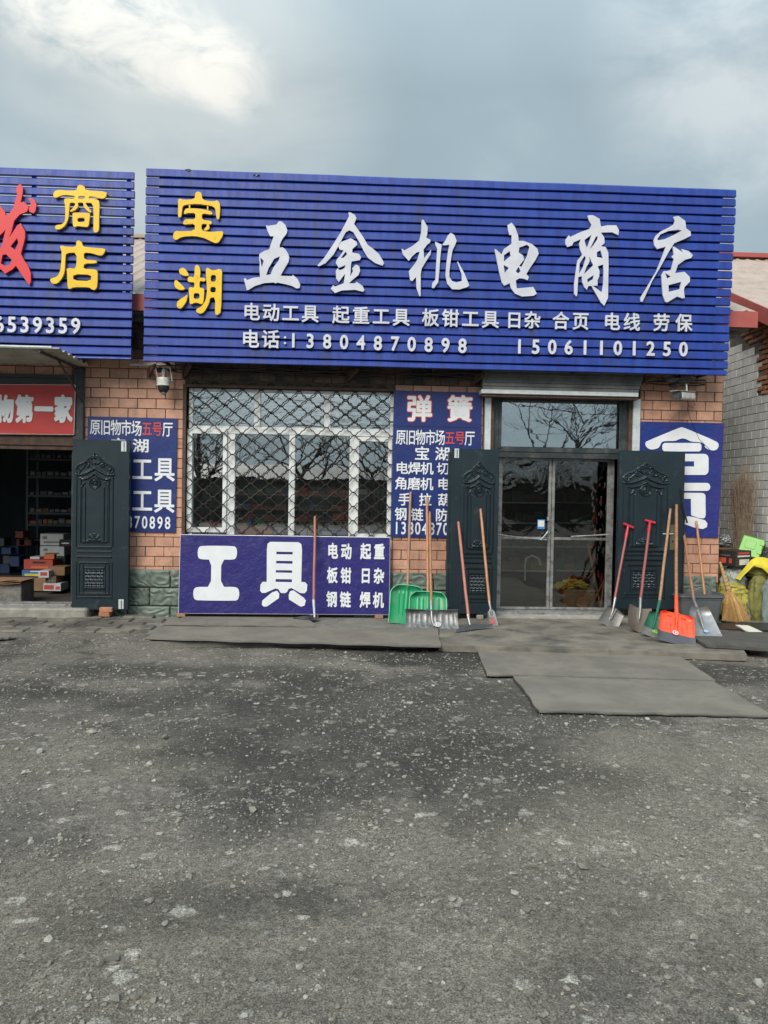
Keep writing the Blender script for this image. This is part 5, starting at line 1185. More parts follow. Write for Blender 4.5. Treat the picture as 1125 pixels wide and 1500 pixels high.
# 4 scratched aluminium pusher
f = Frame((633,921.5), (631.5,884), (629.5,750), -.10, name='snow_pusher', label='wide scratched aluminium snow pusher with a black top edge, right of the green shovels', cat='shovel')
handle(f, M['wood'], .0165)
loc, o = scoop(f, .60, .585, .222, .03, M['alum_sheet'], rc=.05, ribs=tuple((s_, .045, .007, .12, .95) for s_ in (-.8, -.62, -.42, -.2, .18, .40, .62, .82)), sidepow=8, bow=.9, th=.002)
m_ = MB()
m_.tube([f.L(-.30, .224, .03), f.L(-.07, .222, .016)], .008, 6); m_.tube([f.L(.07, .222, .016), f.L(.30, .224, .03)], .008, 6); m_.build('top_edge', M['blackp'], f.t)
m_ = MB(); m_.tube([f.L(-.07, .222, .016), f.L(-.055, .185, .018), f.L(-.02, .175, .03), f.L(0, .23, .03)], .006, 6); m_.tube([f.L(.07, .222, .016), f.L(.055, .185, .018), f.L(.02, .175, .03), f.L(0, .23, .03)], .006, 6); m_.build('brace', M['gedge'], f.t)
socket(f, [f.L(.02, .03, .012), f.L(.002, .10, .012), f.L(-.003, .20, .02), f.E+f.w*.03], [.006, .013, .015, .019], M['steel'])
label_disc(f, .062, .05, .016, .036, .028, M['sticker'], M['steel_dull'])
m_ = MB(); m_.box(-.3, .3, 0, .004, 0, .004, Matrix.Translation(f.T) @ Matrix((f.u, -f.n, f.w)).transposed().to_4x4()); m_.build('wear_strip', M['gedge'], f.t)
# 5 ice scraper
f = Frame((690,923), (686,904), (671.5,765), LFY-.02, name='ice_scraper', label='black flat scraper with a reddish handle leaning on the leaf left of the door', cat='scraper')
handle(f, M['wood_red'], .0175); socket(f, [f.L(.01, .01, 0), f.L(0, .07, 0), f.E+f.w*.03], [.010, .014, .018], M['steel'])
m_ = MB(); a, b = G(667, 926.5, PT+.005), G(723, 917, PT+.03); dv = (b-a)
m_.add([a, a+dv*.97, b+Vector((0, .02, .02)), a+dv*.45+Vector((0, .06, .05)), a+Vector((0.02, .04, .03))]+[p+Vector((0, .012, -.004)) for p in (a, a+dv*.97, b+Vector((0, .02, .02)), a+dv*.45+Vector((0, .06, .05)), a+Vector((.02, .04, .03)))], [(0,1,2,3,4),(9,8,7,6,5)]+[(i, (i+1) % 5, (i+1) % 5+5, i+5) for i in range(5)])
m_.build('blade', M['gedge'], f.t)
# 6 small flat spade
f = Frame((723,917.5), (717,884), (704,746), LFY-.02, name='flat_spade', label='narrow grey flat spade with an orange wooden handle at the left edge of the doorway', cat='spade')
handle(f, M['wood'], .0165); socket(f, [f.L(0, .11, .006), f.L(0, .19, .012), f.E+f.w*.03], [.006, .012, .017], M['steel'])
scoop(f, .115, .085, .195, .006, M['steel_dull'], rc=.15, ribs=((.0,.18,.010,.45,1.0),))
m_ = MB()
for sg in (-1, 1): m_.tube([f.L(sg*.012, .195, .012), f.L(sg*.03, .16, .012), f.L(sg*.022, .12, .010), f.L(0, .10, .008)], .003, 5)
m_.build('brace', M['galv'], f.t)
m_ = MB(); m_.add([f.L(x_, y_, .009) for x_, y_ in ((-.022,.035),(.005,.03),(.018,.05),(.012,.085),(-.004,.09),(-.018,.07))], [(0,1,2,3,4,5)]); m_.build('sticker', M['sticker_red'], f.t)
# 7 square-point shovel with T grip
def tgrip(f, h, w=.082, tilt=0):
    d = (f.H-f.E).normalized(); m_ = MB(); m_.tube([h-d*.16, h-d*.10, h-d*.03, h], [.0185, .021, .017, .016], 10)
    m_.tube([h+f.u*-w*.8+d*.012, h+f.u*w*.8+d*.006], .0165, 10); m_.build('grip', M['grip_red'], f.t, smooth=True)
f = Frame((889,917), (900,880), (920,771), LFY-.03, name='square_shovel', label='dull grey square shovel with a red shaft and T grip, nearest the doorway', cat='shovel', group='red T grip shovels')
handle(f, M['handle_red'], .0158); tgrip(f, f.H)
th_ = rad(-9); u_, w_ = f.u*math.cos(th_)-f.w*math.sin(th_)*-1*-1, f.w
fu, fw_ = f.u.copy(), f.w.copy()
f.u = (fu*math.cos(rad(12))-fw_*math.sin(rad(12))); f.w = (fw_*math.cos(rad(12))+fu*math.sin(rad(12)))
scoop(f, .245, .215, .235, .022, M['steel_dull'], rc=.08, ribs=((0,.16,.012,.35,1.0),), sidepow=3, th=.002)
f.u, f.w = fu, fw_
socket(f, [f.L(.01, .12, .012), f.L(.01, .20, .018), f.E+f.w*.04], [.006, .014, .0185], M['steel'])
# 8 round-point
f = Frame((935,927), (938,880), (952,765), LFY-.03, name='round_shovel', label='muddy round nosed shovel with a red shaft and T grip', cat='shovel', group='red T grip shovels')
handle(f, M['handle_red'], .0162); tgrip(f, f.H)
def rp(u, v):
    s_ = u*2-1; hw = .13*min(1, math.sqrt(max(0, 1-max(0, (.45-v)/.45)**2.4))+.02); k = max(0, (v-.85)/.15)
    return f.L(s_*hw*(1-.06*k), .33*v*(1-.0*abs(s_)) - .02*k*(1-abs(s_)), .028*abs(s_)**2.2+.012*max(0, 1-(s_/.16)**2)*min(1, max(0, (v-.35)/.3)) - .015*(1-v)**2)
m_ = MB(); m_.shell(rp, 30, 24, .0025, -f.n); m_.build('blade', M['steel_muddy'], f.t, smooth=True)
socket(f, [f.L(0, .17, .008), f.L(0, .27, .016), f.E+f.w*.03], [.005, .015, .019], M['steel'])
# 9 dark green metal shovel
f = Frame((954,933), (966,882), (982,746), LFY-.03, name='green_metal_shovel', label='small dark green metal shovel with a pale wooden handle, left of the orange snow shovel', cat='shovel')
handle(f, M['wood_pale'], .0165)
socket(f, [f.L(-.004, .10, .012), f.L(-.002, .22, .014), f.E+f.w*.02], [.006, .012, .019], M['gdark'])
loc, o = scoop(f, .245, .17, .305, .03, M['gdark'], rc=.08, sidepow=3, th=.0025)
m_ = MB(); m_.shell(lambda u, v: f.L(*[a+b for a, b in zip(loc(u*2-1, v*.32), (0, 0, .0015))]), 24, 6, .001, f.n); m_.build('bare_edge', M['steel_dull'], f.t)
label_disc(f, .03, .075, .012, .035, .022, M['sticker_lime'], M['gdark'])
# 10 orange snow shovel
f = Frame((990,943), (990.5,880), (991,740), LFY-.03, name='snow_shovel', label='bright orange plastic snow shovel with a dark grey edge', cat='shovel')
handle(f, M['wood'], .0178)
Hs = .385
loc, o = scoop(f, .385, .355, Hs, .035, M['opl'], rc=.10, ribs=((-.62,.03,.007,.42,.72),(-.32,.03,.007,.38,.68),(.32,.03,.007,.38,.68),(.62,.03,.007,.42,.78),(.0,.10,.022,.42,1.0)), sidepow=7)
m_ = MB(); m_.shell(lambda u, v: f.L(*[a*b+c for a, b, c in zip(loc(u*2-1, v*.33), (1.03, 1, 1), (0, -.006, .003))]), 30, 8, .003, f.n); m_.build('wear_edge', M['gedge'], f.t)
socket(f, [f.L(0, .19, .012), f.L(0, .30, .024), f.L(0, Hs+.03, .014), f.E+f.w*.07], [.004, .014, .0225, .019], M['opl'])
m_ = MB()
for sg in (-1, 1): m_.tube([f.L(sg*.10, .345, .015), f.L(sg*.045, .345, .018)], .004, 5)
m_.tube([f.L(-.03, Hs-.005, .03), f.L(0, Hs+.012, .032), f.L(.03, Hs-.005, .03)], .006, 5); m_.build('moulding', M['opl'], f.t)
label_disc(f, -.008, .135, .012, .040, .034, M['sticker_red'], M['sticker'])
# 11 steel scoop
f = Frame((1038,937.5), (1016.5,880), (1001,776), -.10, name='steel_scoop_shovel', label='broad shiny steel scoop shovel resting on the mat right of the orange shovel', cat='shovel')
handle(f, M['wood'], .0162)
def ss(u, v):
    s_ = u*2-1; hw = (.165-.05*v)*(1-.25*max(0, (v-.8)/.2)**2); kb = max(0, (.12-v)/.12)
    return f.L(s_*hw*(1-.10*kb**2), .42*v, .040*abs(s_)**2.5*(.35+.65*v)+.055*max(0, (v-.8)/.2)**2)
m_ = MB(); m_.shell(ss, 34, 26, .002, -f.n); m_.build('blade', M['steel'], f.t, smooth=True)
socket(f, [f.L(-.01, .13, .008), f.L(-.018, .22, .022), f.L(-.012, .34, .034), f.E+f.w*.0, f.E+(f.H-f.E).normalized()*.05], [.004, .012, .016, .017, .0185], M['steel'])
label_disc(f, .004, .115, .008, .030, .020, M['sticker_blue'], M['sticker'])
# 12 pole behind it
f = Frame((1040,918), (1035,896), (1020,764), -.06, YT=-.42, zt=.08, name='long_handled_spade', label='wooden handled spade whose blade is hidden behind the steel scoop shovel', cat='spade')
handle(f, M['wood'], .0165); scoop(f, .10, .10, (f.E-f.T).length+.01, .008, M['steel_dull'], rc=.1)
# grey bin
t = thing('plastic_bin', (4.2, -.28, PT), 'grey plastic bin behind the shovels at the right corner of the shop', 'bin')
a, b = W(989, 878, -.26), W(1052, 878, -.26); zt_b = W(1020, 868, -.26).z; cx = (a.x+b.x)/2; hw = (b.x-a.x)/2; zb_b = PT
m_ = MB()
def ringbox(z_, hx, hy, r=.05, n=4):
    return [(cx+x_, -.26+y_, z_) for x_, y_ in [(p[0], p[1]) for p in rrect(-hx, -hy, hx, hy, r, n)]]
lv = [(zb_b, .83), (zt_b-.07, .965), (zt_b-.068, 1.0), (zt_b, 1.02)]
rings = [ringbox(z_, hw*k, .17*k) for z_, k in lv]+[ringbox(z_, hw*k-.012, .17*k-.012) for z_, k in ((zt_b, 1.02), (zb_b+.02, .83))]
n_ = len(rings[0]); vs = [p for r in rings for p in r]; fs = [(i*n_+j, i*n_+(j+1) % n_, (i+1)*n_+(j+1) % n_, (i+1)*n_+j) for i in range(len(rings)-1) for j in range(n_)]
fs += [tuple(range(n_))[::-1], tuple(range((len(rings)-1)*n_, len(rings)*n_))]; m_.add(vs, fs); m_.build('bin_body', M['bin'], t, smooth=True)
m_ = MB(); rr_ = ringbox(zt_b-.035, hw*1.03, .178); m_.tube([Vector(p) for p in rr_+rr_[:1]], .010, 6); m_.build('bin_rim', M['bin'], t)
# ------------------------------------------------------------------ alley goods
def bag(name, c, rx, ry, rz, mt, label, cat='sack', group=None, lean=0, seed=0, fold=.10, neck=None, sq=.75):
    fold = fold*1.35
    t = thing(name, (c[0], c[1], c[2]-rz), label, cat, group); mb = MB(); nu, nv = 44, 30
    vs = []
    for j in range(nv+1):
        ph = math.pi*j/nv
        for i in range(nu):
            th = 2*math.pi*i/nu; d = Vector((math.sin(ph)*math.cos(th), math.sin(ph)*math.sin(th), -math.cos(ph)))
            e = lambda v_: math.copysign(abs(v_)**sq, v_)
            p = Vector((e(d.x)*rx, e(d.y)*ry, e(d.z)*rz))
            q = Vector((d.x*2.2+seed, d.y*2.2, d.z*1.3)); k = 1+fold*(noise.noise(q)+.7*noise.noise(q*2.7)+.35*abs(noise.noise(q*6)))
            k2 = 1+fold*.40*math.sin(d.z*19+noise.noise(q*2)*5)*(.4+abs(noise.noise(q*3+Vector((9, 0, 0)))))+fold*.5*(abs(noise.noise(q*4.5))-.25)
            p = Vector((p.x*k*k2, p.y*k*k2, p.z*(1+fold*.3*noise.noise(q*1.5))))
            if d.z < -.8: p.z = max(p.z, -rz*.985)
            vs.append((c[0]+p.x+lean*(p.z), c[1]+p.y, c[2]+p.z))
    fs = [(j*nu+i, j*nu+(i+1) % nu, (j+1)*nu+(i+1) % nu, (j+1)*nu+i) for j in range(nv) for i in range(nu)]
    mb.add(vs, fs); bd = mb.build('sack_body', mt, t, smooth=True)
    if neck:
        m_ = MB(); top = Vector((c[0]+lean*rz, c[1], c[2]+rz*.93)); pts = []
        for k in range(16):
            a_ = 2*math.pi*k/16; m_.add([top, top+Vector((math.cos(a_)*neck, math.sin(a_)*neck*.6, neck*random.uniform(.5, 1.5))), top+Vector((math.cos(a_+.5)*neck, math.sin(a_+.5)*neck*.6, neck*random.uniform(.5, 1.5)))], [(0, 1, 2)])
        m_.build('gathered_neck', mt, t)
    return t
GZ = .03
def sackpx(name, x0, x1, y0, y1, Y, mt, label, depth=.8, **k):
    a, b = W(x0, (y0+y1)/2, Y), W(x1, (y0+y1)/2, Y); zt_, zb_2 = W((x0+x1)/2, y0, Y).z, W((x0+x1)/2, y1, Y).z
    rx = (b.x-a.x)/2; return bag(name, ((a.x+b.x)/2, Y, (zt_+zb_2)/2), rx, rx*depth, (zt_-zb_2)/2, mt, label, **k)
def yat(z_, py, px=1090):     # depth at which height z_ shows at this pixel
    return G(px, py, z_).y
pd = MB(); pd.box(4.72, 5.86, -.30, 1.6, .0, .05); pd.build('alley_floor', M['plaster'], kind='structure')
sackpx('sack', 1052, 1092, 852, 913, .05, M['sack_y'], 'crumpled yellow woven sack behind the straw broom', group='sacks piled in the alley', seed=3, fold=.2, neck=.07)
sackpx('sack', 1058, 1090, 828, 870, .12, M['sack_w'], 'pale grey plastic sheet bundle on top of the crumpled yellow sack', group='sacks piled in the alley', seed=9, fold=.16, sq=1)
sackpx('sack', 1082, 1104, 838, 908, .25, M['bagblack'], 'black plastic bag between the two yellow sacks', group='sacks piled in the alley', seed=5, fold=.14)
sackpx('sack', 1097, 1124, 842, 913, .0, M['sack_o'], 'tall olive woven sack standing upright at the right edge', group='sacks piled in the alley', seed=12, fold=.13, neck=.05)
sackpx('sack', 1094, 1142, 818, 852, .12, M['sack_o'], 'fat olive sack lying on top of the tall one', group='sacks piled in the alley', seed=15, fold=.12, sq=.9)
sackpx('sack', 1116, 1145, 846, 926, -.12, M['sack_g'], 'grey green net sack cut off by the right edge', group='sacks piled in the alley', seed=18, fold=.12, neck=.05)
sackpx('sack', 1050, 1068, 880, 915, .2, M['bagblack'], 'small black bag at the foot of the alley pile behind the broom', group='sacks piled in the alley', seed=21, fold=.14)
sackpx('sack', 1083, 1096, 872, 890, .0, M['foil'], 'crumpled white plastic bag right of the broom', group='sacks piled in the alley', seed=25, fold=.25, sq=1)
sackpx('sack', 1066, 1086, 862, 912, .22, M['sack_y'], 'second yellow woven sack squeezed behind the broom bristles', group='sacks piled in the alley', seed=51, fold=.18, neck=.05)
sackpx('sack', 1086, 1100, 868, 912, .02, M['sack_g'], 'slim grey green bag beside the tall olive sack', group='sacks piled in the alley', seed=55, fold=.16)
sackpx('sack', 1100, 1130, 800, 832, .5, M['bagblack'], 'black bag behind the yellow sheet under the tool case', group='sacks piled in the alley', seed=58, fold=.18)
# bright yellow sheet draped over the pile
m_ = MB()
cp = [[(1080,843),(1092,824),(1106,816),(1130,818)], [(1084,846),(1096,832),(1112,826),(1132,832)]]
top = [W(a, b, -.02) for a, b in ((1078,848),(1090,832),(1100,820),(1109,816),(1122,817),(1140,820))]; bot = [W(a, b, -.10) for a, b in ((1084,850),(1095,838),(1104,829),(1116,832),(1124,840),(1140,846))]
def sh_f(u, v):
    k = u*5; i = min(4, int(k)); t_ = k-i; a = top[i]*(1-t_)+top[i+1]*t_; b = bot[i]*(1-t_)+bot[i+1]*t_; p = b*(1-v)+a*v
    return p+Vector((0, -.03*math.sin(v*3.14)+noise.noise(p*9)*.02, noise.noise(p*7)*.012))
m_.shell(sh_f, 30, 10, .003, Vector((0, 1, 0))); o = m_.build('yellow_sheet', M['sack_by'], smooth=True); o['label'] = 'bright yellow plastic sheet draped over the olive sacks'; o['category'] = 'sheet'
# black carton with printed faces
def obox(name, px_c, Y, size, rz, rx, mt, label, cat, group=None, bevel=.004, ry=0):
    c = W(*px_c, Y); t = thing(name, tuple(c), label, cat, group); Mx = Matrix.Translation(c) @ Matrix.Rotation(rz, 4, 'Z') @ Matrix.Rotation(ry, 4, 'Y') @ Matrix.Rotation(rx, 4, 'X')
    m_ = MB(); s_ = size; m_.box(-s_[0]/2, s_[0]/2, -s_[1]/2, s_[1]/2, -s_[2]/2, s_[2]/2, Mx); b_ = m_.build('carton_body', mt, t, bevel=bevel); return t, Mx, b_
t, Mx, b_ = obox('printed_carton', (1075, 817), .12, (.27, .33, .20), rad(-60), rad(0), M['boxblack'], 'black printed carton with red lettering balanced on the sacks in the alley', 'box')
def face(Mx, x0, x1, z0, z1, y_, mt, par, side=False):
    m_ = MB()
    if side: m_.box(y_, y_+.0012, x0, x1, z0, z1, Mx)
    else: m_.box(x0, x1, y_-.0012, y_, z0, z1, Mx)
    return m_.build('print', mt, par)
face(Mx, -.12, .06, .03, .045, -.1652, M['steel_dull'], b_); face(Mx, -.10, .0, -.06, .005, -.1652, M['cardr'], b_); face(Mx, .04, .08, -.06, 0, -.1652, M['cardr'], b_)
face(Mx, -.12, .12, .055, .08, .1352, M['sticker_red'], b_, True); face(Mx, -.13, .13, .02, .04, .1352, M['sticker'], b_, True); face(Mx, -.09, .12, -.08, -.01, .1352, M['sticker'], b_, True)
t, Mx, b_ = obox('tool_case', (1101, 805), .42, (.27, .15, .27), rad(-38), rad(-22), M['blackp'], 'lime green and black plastic tool case propped on the alley pile', 'tool case', bevel=.012, ry=rad(14))
m_ = MB(); m_.box(-.137, .137, -.120, -.0751, -.135, .137, Mx); lid = m_.build('case_lid', M['lime'], t, bevel=.012)
m_ = MB(); m_.box(-.08, .05, -.126, -.1202, -.03, .08, Mx); m_.build('lid_panel', M['lime'], lid, bevel=.003)
for lz in (-.07, .05): m_ = MB(); m_.box(.09, .142, -.130, -.1202, lz, lz+.05, Mx); m_.build('latch', M['lime'], lid, bevel=.003)
# dark heap they rest on
sackpx('sack', 1062, 1125, 826, 905, .55, M['bagblack'], 'dark heap of bags against the alley wall under the tool case', group='sacks piled in the alley', seed=31, fold=.16)
sackpx('sack', 1050, 1072, 782, 803, .75, M['foil'], 'crumpled silver foil wrap on the boards behind the wall corner', group='sacks piled in the alley', seed=41, fold=.3, sq=1)
t = thing('crate_stack', (5.0, .9, .05), 'dim brown crate under the foil wrap behind the wall corner', 'crate')
a, b = W(1046, 800, .78), W(1085, 850, .78)
m_ = MB()
for k in range(7):
    z_ = .05+k*(a.z-.05)/7; m_.box(a.x, b.x, .70, 1.05, z_, z_+(a.z-.05)/7-.012)
m_.build('crate_slats', M['card'], t)
# upright bundle of twig brooms
t = thing('twig_bundle', tuple(W(1086, 850, .62)), 'tall bundle of dry twig brooms standing against the pale tiled alley wall', 'broom bundle')
base = W(1085, 838, .66); tw_ = MB(); rnd = random.Random(5)
for k in range(300):
    a = rnd.gauss(0, 1); b2 = rnd.gauss(0, 1); tp = W(1092+a*11-3, 700-abs(rnd.gauss(0, 17))+14, .66+b2*.07)
    mid = base.lerp(tp, .5)+Vector((rnd.gauss(0, .018)+a*.012, rnd.gauss(0, .02), 0)); st_ = base+Vector((a*.018, b2*.018, rnd.uniform(0, .12)))
    pts = [st_, st_.lerp(mid, .6)+Vector((rnd.gauss(0, .006), 0, 0)), mid, mid.lerp(tp, .55)+Vector((rnd.gauss(0, .012), rnd.gauss(0, .012), 0)), tp]
    tw_.tube(pts, [.0045, .004, .003, .002, .0012], 3, cap=False)
    if k % 2 == 0:
        for q_ in range(3):
            s0 = mid.lerp(tp, rnd.uniform(0, .8)); tw_.tube([s0, s0+Vector((rnd.gauss(0, .05), rnd.gauss(0, .03), rnd.uniform(.05, .17)))], [.002, .0009], 3, cap=False)
tw_.build('twigs', M['twig'], t, kind='stuff')
m_ = MB(); m_.tube([base+Vector((0, 0, .06)), base+Vector((0, 0, .09))], .045, 10); m_.tube([base+Vector((.004, 0, .22)), base+Vector((.004, 0, .24))], .05, 10); m_.build('binding', M['twig'], t)
# straw broom
t = thing('straw_broom', tuple(G(1078, 913, PT)), 'bound straw broom standing on its bristles in front of the sacks', 'broom')
hp = [W(x_, y_, Y) for x_, y_, Y in ((1054, 822, -.12), (1058, 836, -.15), (1062, 850, -.18), (1066, 866, -.20), (1070.5, 882 - 14, -.22))]
hp = [W(1054.5, 823, -.14), W(1059, 838, -.17), W(1063, 852, -.19), W(1068, 866, -.21)]
m_ = MB(); m_.tube(hp, [.014, .020, .026, .034], 10); m_.build('bound_handle', M['straw'], t, smooth=True)
m_ = MB()
for k in range(8):
    s0 = hp[0].lerp(hp[3], (k+.5)/8); d_ = (hp[3]-hp[0]).normalized(); r = .018+.019*(k+.5)/8; m_.tube([s0-d_*.004, s0+d_*.004], r+.002, 10)
m_.build('binding', M['twig'], t)
ctr = hp[3]; br_ = MB(); rnd = random.Random(9)
for k in range(620):
    u_ = rnd.uniform(-1, 1); dpt = rnd.uniform(-1, 1); e0 = ctr+Vector((u_*.03, dpt*.02, 0)); tp = G(1079+u_*20.5-abs(u_)*1, 913-abs(u_)*3+rnd.uniform(-2, 1), PT+.004); tp = Vector((tp.x, -.32+dpt*.05*(1-abs(u_)*.5), PT+.006+abs(u_)*.02+rnd.uniform(0, .02)))
    tp.x = W(1078.5+u_*21, 908, tp.y).x
    mid = e0.lerp(tp, .45)+Vector((u_*.020, dpt*.01, .0))+Vector((rnd.gauss(0, .002), 0, 0))
    br_.tube([e0, mid, tp], [.0026, .0022, .0012], 3, cap=False)
br_.build('bristles', M['straw'], t, kind='stuff')
# boards, foam slab, brick
def plank(px, z0, z1, mt, name, label, cat, group=None):
    o = slabmesh(px, z0, z1, 10, 3, .002, random.random()*30).build(name, mt); o['label'] = label; o['category'] = cat
    if group: o['group'] = group
plank([(1048,921),(1135,923),(1130,912),(1050,912)], .05, .075, M['blackp'], 'ground_board', 'black board lying across the alley mouth', 'board', 'boards at the alley mouth')
plank([(1052,926.5),(1110,928),(1102,923),(1056,921)], .035, .06, M['rust'], 'ground_board', 'rusty dark board in front of the black one', 'board', 'boards at the alley mouth')
plank([(1098,926),(1118,926),(1096,916),(1077,915)], .08, .095, M['foam'], 'foam_slab', 'thin white foam slab lying on the boards beside the sacks', 'foam slab')
m_ = MB(); q = G(1107, 956, .0); m_.box(q.x-.07, q.x+.09, q.y, q.y+.11, .0, .055); o = m_.build('brick', M['brick'], bevel=.006); o['label'] = 'broken red brick holding up the ribbed mat'; o['category'] = 'brick'
# ------------------------------------------------------------------ inside the left shop
def carton(px0, px1, py0, py1, Y, d, mt, label, group='cartons in the left shop', rz=0, parts=()):
    a, b = W(px0, py0, Y), W(px1, py1, Y); c = Vector(((a.x+b.x)/2, Y+d/2, b.z)); t = thing('carton', tuple(c), label, 'carton', group)
    Mx = Matrix.Translation(c) @ Matrix.Rotation(rz, 4, 'Z'); w, h = (b.x-a.x), (a.z-b.z)
    m_ = MB(); m_.box(-w/2, w/2, -d/2, d/2, 0, h, Mx); bo = m_.build('carton_body', mt, t, bevel=.004)
    for (u0, u1, v0, v1, mm) in parts:
        m_ = MB(); m_.box(-w/2+w*u0, -w/2+w*u1, -d/2-.0015, -d/2-.0002, h*v0, h*v1, Mx); m_.build('print', M[mm], bo)
    return t
YS = 1.35
carton(63.4, 89, 854, 866, YS, .3, M['cardw'], 'red and white carton on the floor at the bottom of the stack', parts=((.05,.6,.2,.75,'cardr'),(.7,.95,.2,.6,'cardr')))
carton(66.7, 82, 843.7, 853.8, YS, .28, M['card'], 'small brown carton with a white label on the red and white one', parts=((.25,.75,.25,.85,'sticker'),))
carton(72.5, 94.7, 830, 843.2, YS+.05, .28, M['card'], 'plain brown carton above the small labelled one')
carton(56, 71.5, 836, 846.5, YS-.1, .25, M['cardw'], 'white carton with a red printed panel jutting from the stack', parts=((.2,.85,.3,.8,'cardr'),))
carton(35.7, 66.7, 845.5, 866, YS+.2, .3, M['card'], 'dark brown carton at the lower left of the stack')
carton(32, 72.5, 835, 845, YS+.18, .3, M['cardb'], 'flat blue carton with a yellow stripe', parts=((.1,.65,.1,.45,'sack_by'),(.3,.8,.72,.9,'sticker')))
carton(34.8, 77.3, 819.5, 834.6, YS+.2, .3, M['cardr'], 'wide red carton on the blue one', parts=((.25,.85,.12,.35,'cardo'),(.3,.75,.62,.8,'blackp')))
carton(62.8, 77, 812, 819.3, YS+.22, .2, M['cardo'], 'small orange carton tilted on the red one', rz=.2)
carton(44, 58, 815.5, 819.3, YS+.22, .2, M['cardw'], 'flat white packet on the red carton')
ORD = ('first', 'second', 'third', 'fourth', 'fifth', 'sixth', 'seventh', 'eighth', 'ninth', 'tenth', 'eleventh', 'twelfth', 'thirteenth', 'fourteenth', 'fifteenth', 'sixteenth', 'seventeenth', 'eighteenth', 'nineteenth', 'twentieth')
t = thing('display_table', (-3.9, 2.3, .1), 'dark low bench under the two white cartons in the left shop', 'bench'); a, b = W(56, 815, 1.95), W(97, 815, 1.95)
m_ = MB(); m_.box(a.x, b.x, 1.9, 2.4, .1, b.z); m_.build('bench_body', M['gdark'], t)
carton(58.5, 94, 799.8, 814.6, 1.95, .3, M['cardw'], 'lower white carton with faint grey lettering', parts=((.15,.32,.5,.75,'steel_dull'),(.2,.8,.18,.34,'steel_dull')))
carton(58.9, 92.7, 781.8, 799.2, 1.95, .3, M['cardw'], 'upper white carton with faint grey lettering', parts=((.1,.3,.55,.78,'steel_dull'),(.15,.85,.2,.36,'steel_dull')))
carton(86, 103, 790, 801, 1.7, .08, M['blackp'], 'black boxed gadget leaning by the white cartons', parts=((.2,.8,.4,.55,'sticker'),), rz=.3)
t = thing('shelf_rack', (-4.3, 2.6, .1), 'tall steel shelf rack in the dim left shop', 'shelf')
Yr = 2.6; xl, xr = W(38, 700, Yr).x, -2.95
for a_, b_2 in ((xl, Yr), (xl, Yr+.4), (xr-.035, Yr)): m_ = MB(); m_.box(a_, a_+.035, b_2, b_2+.035, .1, 2.9); m_.build('post', M['shelf'], t)
for py in (672, 698, 725.5, 751, 768, 790):
    z_ = W(80, py, Yr).z; m_ = MB(); m_.box(xl+.036, xr-.036, Yr-.004, Yr+.45, z_-.03, z_); m_.build('shelf_board', M['shelf'], t)
rs_ = random.Random(4)
for py, hs, cols in ((725.5, 6.5, ('shelf', 'gedge', 'shelf')), (698, 9, ('blackp', 'shelf', 'gedge')), (751, 6.5, ('gedge', 'card', 'shelf')), (768, 8, ('card', 'cardr', 'gedge')), (672, 8, ('blackp', 'shelf'))):  # mostly near-black carton colours carry the rack's shade
    x_ = 43; k = 0
    while x_ < 104:
        w = rs_.uniform(7, 12); h = hs*rs_.uniform(.7, 1.1)
        carton(x_, x_+w-1, py-h, py-.1, Yr+.03, .25, M[rs_.choice(cols)], '%s carton from the left on the %s shelf of the left shop rack' % (ORD[k], {'725.5': 'middle', '698': 'upper', '751': 'lower', '768': 'lowest stocked', '672': 'top'}[str(py)]), group='cartons shelved in the left shop row %s' % {'725.5': 'middle', '698': 'upper', '751': 'lower', '768': 'above the bench', '672': 'top'}[str(py)], parts=((.2,.8,.3,.7,'steel_dull'),) if rs_.random() < .5 else ())
        x_ += w; k += 1
for i, (x0, x1, y0, y1, c) in enumerate(((2,16,802,812,'shaded_blue'),(14,27,800,813,'shaded_blue'),(24,36,790,800,'shaded_red'),(22,34,778,788,'shaded_red'),(4,18,814,826,'shelf'),(0,14,826,840,'shaded_blue'),(15,28,815,830,'shaded_blue'),(-8,6,788,800,'shelf'),(28,46,790,799,'shaded_red'))):
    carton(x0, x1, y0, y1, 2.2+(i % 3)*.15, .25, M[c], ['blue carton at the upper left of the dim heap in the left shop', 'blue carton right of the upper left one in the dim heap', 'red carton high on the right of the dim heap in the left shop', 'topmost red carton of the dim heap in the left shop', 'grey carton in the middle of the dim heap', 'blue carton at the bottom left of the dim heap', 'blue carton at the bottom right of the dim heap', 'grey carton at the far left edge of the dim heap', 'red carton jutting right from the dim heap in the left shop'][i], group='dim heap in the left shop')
t = thing('heap_table', (-5, 2.3, .1), 'dark table under the dim heap in the left shop', 'table'); m_ = MB(); m_.box(W(-40, 830, 2.2).x, W(36, 830, 2.2).x, 2.15, 2.9, .1, W(10, 842, 2.2).z); m_.build('table_body', M['blackp'], t)
t = thing('display_crate', (-4.4, .4, .1), 'low grey crate with folded brown paper on top just inside the left shop', 'crate')
a, b = W(-30, 850, .35), W(31, 878, .35)
m_ = MB(); m_.box(a.x, b.x, .35, .75, .1, a.z-.035)
m_.build('crate_body', M['plaster'], t, bevel=.008)
m_ = MB(); 
for k in range(3): m_.shell(lambda u, v: Vector((a.x-.05+(b.x-a.x+.06)*u, .30+.45*v+.02*k, a.z-.03+k*.012+.012*math.sin(u*7+k)*(1-v)-.02*max(0, u-.8))), 16, 3, .003, Vector((0, 0, 1)))
m_.build('paper_sheet', M['wood_pale'], t)
